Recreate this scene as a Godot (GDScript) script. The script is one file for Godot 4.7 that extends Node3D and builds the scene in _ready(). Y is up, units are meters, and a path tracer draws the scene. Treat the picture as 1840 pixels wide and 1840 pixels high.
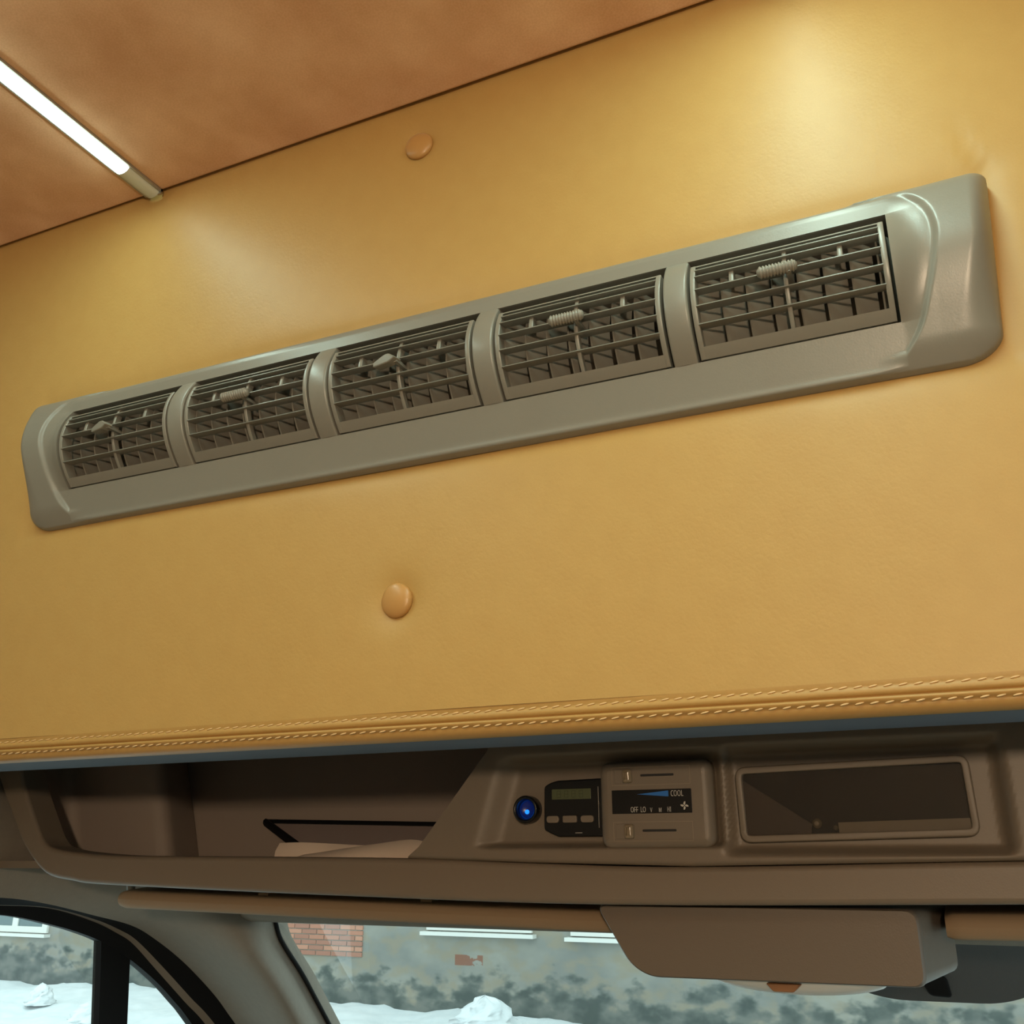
extends Node3D
# Van interior: leather bulkhead with a five-grille air vent, overhead console below, street behind the glass.
# y is up, metres; the street lies at y = 0, the bulkhead face at z = 0, forward is -z.

var M := {}
var used := {}

# ---------------------------------------------------------------- helpers
func rgb(r: float, g: float, b: float, a := 1.0) -> Color:
	return Color(r / 255.0, g / 255.0, b / 255.0, a)

func mat(c: Color, rough := 0.6, spec := 0.5) -> StandardMaterial3D:
	var m := StandardMaterial3D.new()
	m.albedo_color = c
	m.roughness = rough
	m.metallic_specular = spec
	return m

func commit(v: PackedVector3Array, idx: PackedInt32Array, uv := PackedVector2Array(), xf := Transform3D.IDENTITY) -> ArrayMesh:
	var p := PackedVector3Array()
	p.resize(v.size())
	for i in v.size():
		p[i] = xf * v[i]
	var n := PackedVector3Array()
	n.resize(v.size())
	var out := PackedInt32Array()
	out.resize(idx.size())
	for t in range(0, idx.size(), 3):
		var a := idx[t]
		var b := idx[t + 1]
		var c := idx[t + 2]
		var f := (p[b] - p[a]).cross(p[c] - p[a])
		n[a] += f
		n[b] += f
		n[c] += f
		out[t] = a
		out[t + 1] = c
		out[t + 2] = b
	for i in n.size():
		n[i] = n[i].normalized() if n[i].length_squared() > 1e-24 else Vector3.UP
	var arr := []
	arr.resize(Mesh.ARRAY_MAX)
	arr[Mesh.ARRAY_VERTEX] = p
	arr[Mesh.ARRAY_NORMAL] = n
	if uv.size() == p.size():
		arr[Mesh.ARRAY_TEX_UV] = uv
	arr[Mesh.ARRAY_INDEX] = out
	var m := ArrayMesh.new()
	m.add_surface_from_arrays(Mesh.PRIMITIVE_TRIANGLES, arr)
	return m

# collects pieces; each piece keeps its own vertices, so edges between pieces stay sharp
class Sh:
	var v := PackedVector3Array()
	var i := PackedInt32Array()
	var uv := PackedVector2Array()
	func grid(rows: Array, flip := false, hole := Rect2(), print_on := Rect2()) -> void:
		var base := v.size()
		var n: int = rows[0].size()
		for r in rows:
			v.append_array(r)
		if print_on.has_area():
			for k in range(base, v.size()):
				uv.append(Vector2((v[k].x - print_on.position.x) / print_on.size.x, 1.0 - (v[k].y - print_on.position.y) / print_on.size.y))
		for r in rows.size() - 1:
			for c in n - 1:
				var a := base + r * n + c
				var m := (v[a] + v[a + n + 1]) * 0.5
				if hole.has_area() and hole.has_point(Vector2(m.x, m.y)):
					continue
				if flip:
					i.append_array([a, a + n + 1, a + 1, a, a + n, a + n + 1])
				else:
					i.append_array([a, a + 1, a + n + 1, a, a + n + 1, a + n])
	func quad(a: Vector3, b: Vector3, c: Vector3, d: Vector3) -> void:
		var k := v.size()
		v.append_array([a, b, c, d])
		i.append_array([k, k + 1, k + 2, k, k + 2, k + 3])
	func box(lo: Vector3, hi: Vector3) -> void:
		var a := lo
		var b := hi
		quad(Vector3(a.x, a.y, b.z), Vector3(b.x, a.y, b.z), Vector3(b.x, b.y, b.z), Vector3(a.x, b.y, b.z))
		quad(Vector3(b.x, a.y, a.z), Vector3(a.x, a.y, a.z), Vector3(a.x, b.y, a.z), Vector3(b.x, b.y, a.z))
		quad(Vector3(b.x, a.y, b.z), Vector3(b.x, a.y, a.z), Vector3(b.x, b.y, a.z), Vector3(b.x, b.y, b.z))
		quad(Vector3(a.x, a.y, a.z), Vector3(a.x, a.y, b.z), Vector3(a.x, b.y, b.z), Vector3(a.x, b.y, a.z))
		quad(Vector3(a.x, b.y, b.z), Vector3(b.x, b.y, b.z), Vector3(b.x, b.y, a.z), Vector3(a.x, b.y, a.z))
		quad(Vector3(a.x, a.y, a.z), Vector3(b.x, a.y, a.z), Vector3(b.x, a.y, b.z), Vector3(a.x, a.y, b.z))
	func fan(ring: PackedVector3Array, flip := false) -> void:
		var k := v.size()
		var mid := Vector3.ZERO
		for p in ring:
			mid += p
		v.append(mid / ring.size())
		v.append_array(ring)
		for c in ring.size():
			var d := (c + 1) % ring.size()
			if flip:
				i.append_array([k, k + 1 + d, k + 1 + c])
			else:
				i.append_array([k, k + 1 + c, k + 1 + d])

func made(s: Sh, xf := Transform3D.IDENTITY) -> ArrayMesh:
	return commit(s.v, s.i, s.uv, xf)

func round_poly(pts: Array, r: float, n := 5) -> PackedVector2Array:
	var out := PackedVector2Array()
	for k in pts.size():
		var p: Vector2 = pts[k]
		var a: Vector2 = pts[(k + pts.size() - 1) % pts.size()]
		var b: Vector2 = pts[(k + 1) % pts.size()]
		var rr := minf(r, minf(p.distance_to(a), p.distance_to(b)) * 0.49)
		var s := p + (a - p).normalized() * rr
		var e := p + (b - p).normalized() * rr
		for t in n + 1:
			var u := float(t) / n
			out.append(s.lerp(p, u).lerp(p.lerp(e, u), u))
	return out

func rect(x0: float, y0: float, x1: float, y1: float, r := 0.0, n := 5) -> PackedVector2Array:
	return round_poly([Vector2(x0, y0), Vector2(x1, y0), Vector2(x1, y1), Vector2(x0, y1)], r, n)

func inset(poly: PackedVector2Array, d: float) -> PackedVector2Array:
	var out := PackedVector2Array()
	var n := poly.size()
	for k in n:
		var a := (poly[k] - poly[(k + n - 1) % n]).normalized()
		var b := (poly[(k + 1) % n] - poly[k]).normalized()
		if a == Vector2.ZERO: a = b
		if b == Vector2.ZERO: b = a
		var na := Vector2(-a.y, a.x)
		var nb := Vector2(-b.y, b.x)
		var m := (na + nb).normalized()
		out.append(poly[k] + m * d / maxf(m.dot(nb), 0.4))
	return out

# a plate standing in the xy plane with a rounded front edge; poly runs counter-clockwise
func add_prism(s: Sh, poly: PackedVector2Array, z0: float, z1: float, bevel := 0.001, seg := 3) -> void:
	var rows := []
	var closed := PackedVector2Array(poly)
	closed.append(poly[0])
	var r0 := PackedVector3Array()
	for p in closed:
		r0.append(Vector3(p.x, p.y, z0))
	rows.append(r0)
	var last := closed
	for k in seg + 1:
		var a := float(k) / seg * PI / 2.0
		var ins := inset(poly, bevel * (1.0 - cos(a)))
		ins.append(ins[0])
		var r := PackedVector3Array()
		for p in ins:
			r.append(Vector3(p.x, p.y, z1 - bevel + bevel * sin(a)))
		rows.append(r)
		last = ins
	s.grid(rows)
	last.remove_at(last.size() - 1)
	var tri := Geometry2D.triangulate_polygon(last)
	var k0 := s.v.size()
	for p in last:
		s.v.append(Vector3(p.x, p.y, z1))
	for t in range(0, tri.size(), 3):
		var a2 := last[tri[t]]
		var b2 := last[tri[t + 1]]
		var c2 := last[tri[t + 2]]
		if (b2 - a2).cross(c2 - a2) > 0.0:
			s.i.append_array([k0 + tri[t], k0 + tri[t + 1], k0 + tri[t + 2]])
		else:
			s.i.append_array([k0 + tri[t], k0 + tri[t + 2], k0 + tri[t + 1]])
	var back := Geometry2D.triangulate_polygon(poly)
	k0 = s.v.size()
	for p in poly:
		s.v.append(Vector3(p.x, p.y, z0))
	for t in range(0, back.size(), 3):
		var a3 := poly[back[t]]
		var b3 := poly[back[t + 1]]
		var c3 := poly[back[t + 2]]
		if (b3 - a3).cross(c3 - a3) > 0.0:
			s.i.append_array([k0 + back[t], k0 + back[t + 2], k0 + back[t + 1]])
		else:
			s.i.append_array([k0 + back[t], k0 + back[t + 1], k0 + back[t + 2]])

func prism(poly: PackedVector2Array, z0: float, z1: float, bevel := 0.001, xf := Transform3D.IDENTITY, seg := 3) -> ArrayMesh:
	var s := Sh.new()
	add_prism(s, poly, z0, z1, bevel, seg)
	return made(s, xf)

# profile of (radius, height) points from the axis outwards or down, turned about y
func lathe(profile: Array, segs := 24, xf := Transform3D.IDENTITY) -> ArrayMesh:
	var s := Sh.new()
	add_lathe(s, profile, segs)
	return made(s, xf)

func add_lathe(s: Sh, profile: Array, segs := 24) -> void:
	var rows := []
	for p in profile:
		var r := PackedVector3Array()
		for k in segs + 1:
			var a := TAU * k / segs
			r.append(Vector3(p.x * cos(a), p.y, -p.x * sin(a)))
		rows.append(r)
	s.grid(rows)

func add_tube(s: Sh, path: Array, rx: float, ry: float, segs := 8) -> void:
	var rows := []
	for k in path.size():
		var p: Vector3 = path[k]
		var d: Vector3 = (path[mini(k + 1, path.size() - 1)] - path[maxi(k - 1, 0)]).normalized()
		var side := d.cross(Vector3.RIGHT)
		if side.length() < 0.1:
			side = d.cross(Vector3.UP)
		side = side.normalized()
		var up := side.cross(d).normalized()
		var r := PackedVector3Array()
		for q in segs + 1:
			var a := TAU * q / segs
			r.append(p + side * cos(a) * rx + up * sin(a) * ry)
		rows.append(r)
	s.grid(rows)
	s.fan(rows[0].slice(0, segs), true)
	s.fan(rows[rows.size() - 1].slice(0, segs))

# points of (y, z) carried along x
func add_along_x(s: Sh, prof: Array, x0: float, x1: float, nx := 2, flip := false) -> void:
	var rows := []
	for p in prof:
		var r := PackedVector3Array()
		for k in nx + 1:
			r.append(Vector3(lerpf(x0, x1, float(k) / nx), p.x, p.y))
		rows.append(r)
	s.grid(rows, flip)

func pw(pts: Array, t: float) -> float:
	if t <= pts[0].x:
		return pts[0].y
	for k in pts.size() - 1:
		if t <= pts[k + 1].x:
			return lerpf(pts[k].y, pts[k + 1].y, (t - pts[k].x) / (pts[k + 1].x - pts[k].x))
	return pts[pts.size() - 1].y

# smooth curve through points
func spline(pts: Array, per := 6) -> Array:
	var out := []
	for k in pts.size() - 1:
		var a = pts[maxi(k - 1, 0)]
		var b = pts[k]
		var c = pts[k + 1]
		var d = pts[mini(k + 2, pts.size() - 1)]
		for t in per:
			out.append(b.cubic_interpolate(c, a, d, float(t) / per))
	out.append(pts[pts.size() - 1])
	return out

func numbered(called: String) -> String:
	var n: int = used.get(called, 0)
	used[called] = n + 1
	return called if n == 0 else "%s_%03d" % [called, n]

func thing(called: String, label: String, category: String, at := Vector3.ZERO, group := "") -> Node3D:
	var o := Node3D.new()
	o.name = numbered(called)
	o.position = at
	o.set_meta("label", label)
	o.set_meta("category", category)
	if group:
		o.set_meta("group", group)
	add_child(o)
	return o

func setting(called: String, label: String, category: String) -> Node3D:
	var o := thing(called, label, category)
	o.set_meta("kind", "structure")
	return o

# a part whose mesh is given in the scene's own axes
func part(parent: Node3D, called: String, m: Mesh, material: Material, label := "") -> MeshInstance3D:
	var o := MeshInstance3D.new()
	o.name = called
	o.mesh = m
	o.material_override = material
	o.cast_shadow = GeometryInstance3D.SHADOW_CASTING_SETTING_ON
	if label:
		o.set_meta("label", label)
	parent.add_child(o, true)
	if parent.get_parent() == self:
		o.position = -parent.position
	return o

# a part whose mesh has its own origin, put at a place of the scene
func part_at(parent: Node3D, called: String, m: Mesh, material: Material, at: Transform3D) -> MeshInstance3D:
	var o := part(parent, called, m, material)
	o.transform = Transform3D(at.basis, at.origin + o.position)
	return o

# ---------------------------------------------------------------- textures
func noise_of(kind: int, freq: float, seed_: int, oct := 4) -> FastNoiseLite:
	var n := FastNoiseLite.new()
	n.noise_type = kind
	n.frequency = freq
	n.seed = seed_
	n.fractal_octaves = oct
	return n

func grain_normal(size: int, freq: float, seed_: int, strength: float) -> ImageTexture:
	var cells := noise_of(FastNoiseLite.TYPE_CELLULAR, freq, seed_, 2)
	cells.cellular_return_type = FastNoiseLite.RETURN_DISTANCE2_SUB
	var a := cells.get_seamless_image(size, size)
	var b := noise_of(FastNoiseLite.TYPE_SIMPLEX_SMOOTH, freq * 0.35, seed_ + 1, 4).get_seamless_image(size, size)
	a.convert(Image.FORMAT_L8)
	b.convert(Image.FORMAT_L8)
	var da := a.get_data()
	var db := b.get_data()
	for k in da.size():
		da[k] = int(minf(255.0, 0.55 * da[k] + 0.45 * db[k]))
	var im := Image.create_from_data(size, size, false, Image.FORMAT_L8, da)
	im.convert(Image.FORMAT_RGBA8)
	im.bump_map_to_normal_map(strength)
	return ImageTexture.create_from_image(im)

# two layers of noise laid between two colours
func mottle(size: int, coarse: float, fine: float, seed_: int, c0: Color, c1: Color, fine_share := 0.3, contrast := 1.0) -> ImageTexture:
	var a := noise_of(FastNoiseLite.TYPE_SIMPLEX_SMOOTH, coarse, seed_, 5).get_seamless_image(size, size)
	var b := noise_of(FastNoiseLite.TYPE_SIMPLEX, fine, seed_ + 7, 2).get_seamless_image(size, size)
	a.convert(Image.FORMAT_L8)
	b.convert(Image.FORMAT_L8)
	var da := a.get_data()
	var db := b.get_data()
	var out := PackedByteArray()
	out.resize(da.size() * 3)
	for k in da.size():
		var t := clampf(0.5 + contrast * ((da[k] / 255.0 - 0.5) * (1.0 - fine_share) + (db[k] / 255.0 - 0.5) * fine_share), 0.0, 1.0)
		out[k * 3] = int(255.0 * lerpf(c0.r, c1.r, t))
		out[k * 3 + 1] = int(255.0 * lerpf(c0.g, c1.g, t))
		out[k * 3 + 2] = int(255.0 * lerpf(c0.b, c1.b, t))
	return ImageTexture.create_from_image(Image.create_from_data(size, size, false, Image.FORMAT_RGB8, out))

func triplanar(m: StandardMaterial3D, per_metre: float) -> StandardMaterial3D:
	m.uv1_triplanar = true
	m.uv1_world_triplanar = true
	m.uv1_scale = Vector3.ONE * per_metre
	return m

func materials() -> void:
	var lg := grain_normal(1024, 0.022, 5, 3.0)
	var leather := mat(Color.WHITE, 0.46, 0.45)
	leather.albedo_texture = mottle(512, 0.008, 0.12, 11, rgb(185, 147, 85), rgb(191, 154, 91), 0.4)
	leather.normal_enabled = true
	leather.normal_texture = lg
	leather.normal_scale = 0.36
	M.leather = triplanar(leather, 6.5)
	var piping: StandardMaterial3D = leather.duplicate()
	piping.albedo_texture = mottle(256, 0.01, 0.12, 12, rgb(180, 140, 80), rgb(187, 148, 86), 0.4)
	M.piping = piping
	M.button_leather = triplanar(mat(rgb(190, 142, 82), 0.36, 0.5), 1.0)
	M.thread = mat(rgb(222, 186, 134), 0.45)
	var suede := mat(Color.WHITE, 0.95, 0.15)
	suede.albedo_texture = mottle(1024, 0.006, 0.25, 21, rgb(214, 166, 124), rgb(244, 203, 162), 0.28, 1.4)
	suede.rim_enabled = true
	suede.rim = 0.25
	suede.rim_tint = 0.6
	M.suede = triplanar(suede, 1.1)
	var pg := grain_normal(512, 0.09, 31, 2.0)
	var plastic := mat(rgb(132, 128, 118), 0.34, 0.55)
	plastic.normal_enabled = true
	plastic.normal_texture = pg
	plastic.normal_scale = 0.18
	M.vent = triplanar(plastic, 9.0)
	M.vent_inner = mat(rgb(140, 128, 110), 0.55)
	M.duct = mat(rgb(118, 114, 105), 0.7)
	var trim: StandardMaterial3D = plastic.duplicate()
	trim.albedo_color = rgb(118, 106, 91)
	trim.roughness = 0.5
	M.console = trim
	var lining: StandardMaterial3D = trim.duplicate()
	lining.albedo_color = rgb(146, 132, 120)  # console plastic made lighter, standing in for light missing inside the tray
	lining.roughness = 0.7
	M.tray = lining
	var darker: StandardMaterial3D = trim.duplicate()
	darker.albedo_color = rgb(106, 94, 81)  # same console plastic, the weaker light on the box put into its colour
	M.console_shaded = darker
	M.knob = mat(rgb(140, 124, 100), 0.2)
	var cloth := mat(Color.WHITE, 0.9, 0.2)
	cloth.albedo_texture = mottle(256, 0.05, 0.3, 41, rgb(130, 124, 115), rgb(142, 136, 125), 0.5)
	M.headliner = triplanar(cloth, 4.0)
	M.visor = mat(rgb(150, 126, 98), 0.75)
	M.under = mat(rgb(104, 113, 124), 0.8)  # neutral grey board, cool daylight put into its colour as a blue tint
	M.black = mat(rgb(20, 20, 21), 0.5)
	M.rubber = mat(rgb(17, 17, 18), 0.7, 0.3)
	M.gloss_black = mat(rgb(12, 12, 13), 0.3)
	M.print_white = mat(rgb(205, 200, 190), 0.6)
	M.print_blue = mat(rgb(36, 110, 190), 0.6)
	M.lcd = mat(rgb(82, 88, 60), 0.35)
	M.lcd_dark = mat(rgb(66, 71, 48), 0.4)
	M.paper = mat(rgb(214, 196, 178), 0.85, 0.2)
	M.booklet = mat(rgb(206, 184, 174), 0.5)
	M.aluminium = mat(rgb(172, 172, 166), 0.4)
	M.aluminium.metallic = 0.6
	M.opal = mat(rgb(206, 212, 200), 0.35)
	M.orange = mat(rgb(146, 104, 68), 0.5)
	M.white_plastic = mat(rgb(226, 226, 220), 0.4)
	M.chrome = mat(rgb(190, 188, 184), 0.2)
	M.chrome.metallic = 0.9
	M.floor = mat(rgb(150, 142, 130), 0.9)
	M.cream = mat(rgb(150, 146, 138), 0.7)
	var glass := mat(Color(0.85, 0.95, 0.93, 0.06), 0.02)
	glass.transparency = BaseMaterial3D.TRANSPARENCY_ALPHA
	M.glass = glass
	var tinted := mat(Color(0.10, 0.12, 0.12, 0.85), 0.02)
	tinted.transparency = BaseMaterial3D.TRANSPARENCY_ALPHA
	M.tinted = tinted
	var smoked := mat(Color(0.045, 0.04, 0.034, 0.27), 0.05)
	smoked.transparency = BaseMaterial3D.TRANSPARENCY_ALPHA
	M.smoked = smoked
	var glow := mat(rgb(250, 255, 250), 0.5)
	glow.emission_enabled = true
	glow.emission = Color(0.90, 1.0, 0.95)
	glow.emission_energy_multiplier = 13.0
	M.led_glow = glow
	var blue := mat(rgb(30, 110, 230), 0.3)
	blue.emission_enabled = true
	blue.emission = Color(0.12, 0.5, 1.0)
	blue.emission_energy_multiplier = 1.6
	M.blue_glow = blue
	var dim := mat(rgb(8, 14, 30), 0.3)
	dim.emission_enabled = true
	dim.emission = Color(0.10, 0.34, 1.0)
	dim.emission_energy_multiplier = 0.05
	M.blue_dim = dim
	var warm := mat(rgb(255, 240, 214), 0.5)
	warm.emission_enabled = true
	warm.emission = Color(1.0, 0.86, 0.66)
	warm.emission_energy_multiplier = 3.0
	M.warm_glow = warm
	var snow := mat(Color.WHITE, 0.85, 0.2)
	snow.albedo_texture = mottle(512, 0.02, 0.2, 51, rgb(222, 230, 234), rgb(246, 249, 250), 0.5, 1.2)
	M.snow = triplanar(snow, 0.5)
	M.brick_a = mat(rgb(180, 124, 102), 0.9)
	M.brick_b = mat(rgb(190, 136, 113), 0.9)
	M.brick_c = mat(rgb(166, 115, 97), 0.9)
	M.mortar = mat(rgb(150, 140, 128), 0.95)

# ---------------------------------------------------------------- setting and camera
func _ready() -> void:
	var cam := Camera3D.new()
	cam.name = "camera"
	cam.position = Vector3(0, 1.9, 0.8)
	cam.rotation_degrees = Vector3(19.573, 24.412, 0)
	cam.fov = 55.62
	cam.near = 0.02
	cam.far = 200.0
	add_child(cam)
	cam.current = true

	var env := Environment.new()
	env.tonemap_mode = Environment.TONE_MAPPER_LINEAR
	env.tonemap_exposure = 1.0
	env.background_mode = Environment.BG_SKY
	env.sdfgi_enabled = true
	env.ssao_enabled = true
	env.ssil_enabled = true
	var sky := Sky.new()
	var overcast := ProceduralSkyMaterial.new()
	overcast.sky_top_color = Color(0.80, 0.90, 0.90)
	overcast.sky_horizon_color = Color(0.86, 0.94, 0.93)
	overcast.ground_horizon_color = Color(0.80, 0.87, 0.87)
	overcast.ground_bottom_color = Color(0.74, 0.80, 0.80)
	overcast.sun_angle_max = 1.0
	overcast.sky_energy_multiplier = 1.38
	overcast.ground_energy_multiplier = 1.38
	sky.sky_material = overcast
	env.sky = sky
	var we := WorldEnvironment.new()
	we.environment = env
	add_child(we)

	materials()
	strip_light(-0.891, "white light strip on the suede ceiling above the vent's left end", 0.5)
	strip_light(-0.055, "white light strip on the suede ceiling above the vent's right end", 1.0)
	wall_lamp()
	shell()
	bulkhead()
	vent_unit()
	buttons()
	cab_shell()
	console()
	socket()
	timer()
	climate_control()
	display_case()
	papers()
	visors()
	centre_box()
	windscreen()
	side_door()
	street()

func strip_light(x: float, label: String, power: float) -> void:
	var t := thing("ceiling_strip_light", label, "light", Vector3(x, 2.746, 0.7), "ceiling strip lights")
	var s := Sh.new()
	s.box(Vector3(x - 0.0145, 2.742, 0.006), Vector3(x - 0.0115, 2.748, 1.42))
	s.box(Vector3(x + 0.0115, 2.742, 0.006), Vector3(x + 0.0145, 2.748, 1.42))
	s.box(Vector3(x - 0.0145, 2.7455, 0.006), Vector3(x + 0.0145, 2.748, 1.42))
	part(t, "channel", made(s), M.aluminium)
	# the opal cover is a shallow half round; its last six centimetres hold no diodes
	var prof := []
	for k in 9:
		var a := PI * k / 8.0
		prof.append(Vector2(-0.0115 * cos(a), -0.0085 * sin(a)))
	for seg in [[0.008, 0.062, "cover_end", M.opal], [0.062, 1.40, "diffuser", M.led_glow]]:
		var rows := []
		for p in prof:
			rows.append(PackedVector3Array([Vector3(x + p.x, 2.7445 + p.y, seg[1]), Vector3(x + p.x, 2.7445 + p.y, seg[0])]))
		var c := Sh.new()
		c.grid(rows)
		part(t, seg[2], made(c), seg[3])
	var e := Sh.new()
	e.box(Vector3(x + 0.008, 2.739, 0.0055), Vector3(x + 0.0145, 2.747, 0.0085))
	part(t, "end_cap", made(e), M.chrome)
	var l := AreaLight3D.new()
	l.name = "strip_glow"
	l.area_size = Vector2(0.022, 1.24)
	l.position = Vector3(x, 2.7335, 0.76)
	l.rotation_degrees = Vector3(-90, 0, 0)
	l.light_color = Color(0.84, 1.0, 0.93)
	l.light_energy = 0.62 * power
	l.area_range = 12.0
	l.shadow_enabled = true
	add_child(l)

func wall_lamp() -> void:
	var at := Vector3(0.33, 2.10, 1.75)
	var t := thing("reading_lamp", "small warm round reading lamp on the rear side wall", "lamp", at)
	part_at(t, "base", lathe([Vector2(0, 0), Vector2(0.06, 0), Vector2(0.06, 0.012), Vector2(0.045, 0.02)], 24), M.aluminium, Transform3D(Basis(Vector3.FORWARD, PI / 2.0).rotated(Vector3.UP, PI), at + Vector3(0.07, 0, 0)))
	var g := SphereMesh.new()
	g.radius = 0.05
	g.height = 0.1
	part_at(t, "globe", g, M.warm_glow, Transform3D(Basis.IDENTITY, at))
	var l := OmniLight3D.new()
	l.name = "reading_glow"
	l.position = at
	l.light_color = Color(1.0, 0.88, 0.74)
	l.light_energy = 1.25
	l.light_size = 0.05
	l.omni_range = 12.0
	l.shadow_enabled = true
	add_child(l)

func shell() -> void:
	# suede ceiling with a rolled front edge
	var c := setting("ceiling", "brown brushed suede ceiling lining", "ceiling")
	var prof := [Vector2(2.80, 0.0035), Vector2(2.754, 0.0035)]
	for k in 7:
		var a := PI / 2.0 * k / 6.0
		prof.append(Vector2(2.752 - 0.006 * sin(a), 0.0095 - 0.006 * cos(a)))
	prof.append(Vector2(2.746, 1.0))
	prof.append(Vector2(2.746, 3.25))
	var s := Sh.new()
	add_along_x(s, prof, -1.36, 0.41, 2, false)
	add_along_x(s, [Vector2(2.80, 3.25), Vector2(2.80, 0.0035)], -1.36, 0.41, 2, false)
	part(c, "lining", made(s), M.suede)
	var f := setting("floor", "carpeted floor of the van", "floor")
	var fs := Sh.new()
	fs.box(Vector3(-1.42, 0.55, -1.3), Vector3(0.47, 0.60, 3.25))
	part(f, "carpet", made(fs), M.floor)
	var r := setting("wall_back", "rear wall of the passenger space lined in grey vinyl", "wall")
	var rs := Sh.new()
	rs.box(Vector3(-1.42, 0.55, 3.2), Vector3(0.47, 2.82, 3.26))
	part(r, "lining", made(rs), M.cream)
	var wl := setting("wall_left", "left side wall of the van", "wall")
	var ls := Sh.new()
	for q in [[0.55, 1.35, 0.0, 3.26], [2.02, 2.82, 0.0, 3.26], [1.35, 2.02, 0.0, 0.45], [1.35, 2.02, 1.55, 1.7], [1.35, 2.02, 2.9, 3.26]]:
		ls.box(Vector3(-1.42, q[0], q[2]), Vector3(-1.36, q[1], q[3]))
	part(wl, "lining", made(ls), M.cream)
	var lo := Sh.new()
	lo.box(Vector3(-1.42, 1.88, -0.75), Vector3(-1.36, 2.82, 0.0))
	lo.box(Vector3(-1.42, 0.55, -1.3), Vector3(-1.37, 1.15, 0.0))
	lo.box(Vector3(-1.42, 1.15, -0.10), Vector3(-1.37, 1.88, 0.0))
	part(wl, "door_trim", made(lo), M.headliner)
	var wr := setting("wall_right", "right side wall of the van", "wall")
	var ws := Sh.new()
	for q in [[0.55, 1.35, 0.0, 3.26], [2.02, 2.82, 0.0, 3.26], [1.35, 2.02, 0.0, 0.45], [1.35, 2.02, 1.55, 1.7], [1.35, 2.02, 2.9, 3.26]]:
		ws.box(Vector3(0.41, q[0], q[2]), Vector3(0.47, q[1], q[3]))
	part(wr, "lining", made(ws), M.cream)
	var wo := Sh.new()
	wo.box(Vector3(0.41, 1.88, -0.75), Vector3(0.47, 2.82, 0.0))
	wo.box(Vector3(0.42, 0.55, -1.3), Vector3(0.47, 1.15, 0.0))
	wo.box(Vector3(0.42, 1.15, -0.10), Vector3(0.47, 1.88, 0.0))
	part(wr, "door_trim", made(wo), M.headliner)
	for q in [["window_3", "left side windows of the passenger space", -1.39], ["window_4", "right side windows of the passenger space", 0.44]]:
		var win := setting(q[0], q[1], "window")
		for zz in [[0.44, 1.56], [1.69, 2.91]]:
			var ps := Sh.new()
			ps.box(Vector3(q[2] - 0.002, 1.34, zz[0]), Vector3(q[2] + 0.002, 2.03, zz[1]))
			part(win, "pane", made(ps), M.tinted)

# ---------------------------------------------------------------- leather bulkhead
const BUTTONS := [Vector2(-0.485, 2.688), Vector2(-0.489, 2.139)]

func leather_z(x: float, y: float) -> float:
	var z := 0.0
	for b in BUTTONS:
		var d := Vector2(x, y).distance_to(b)
		z -= 0.007 * exp(-d * d / (0.022 * 0.022)) + 0.002 * exp(-d * d / (0.07 * 0.07))
	# the padding is drawn in round the vent
	var dx := maxf(maxf(-1.034 - x, x - 0.087), 0.0)
	var dy := maxf(maxf(2.28 - y, y - 2.459), 0.0)
	var e := sqrt(dx * dx + dy * dy)
	z -= 0.005 * exp(-e / 0.012)
	z += 0.0012 * sin(x * 9.0 + y * 4.0) * sin(y * 11.0 - x * 2.0)
	# a pucker running from the vent's upper right corner
	var cx := x - 0.088
	var cy := y - 2.462
	if cy > 0.0 and cy < 0.07:
		var off := cx + cy * 0.55 - 4.0 * cy * cy
		z -= 0.0025 * exp(-off * off / (0.004 * 0.004)) * (1.0 - cy / 0.07)
	return z

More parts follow.
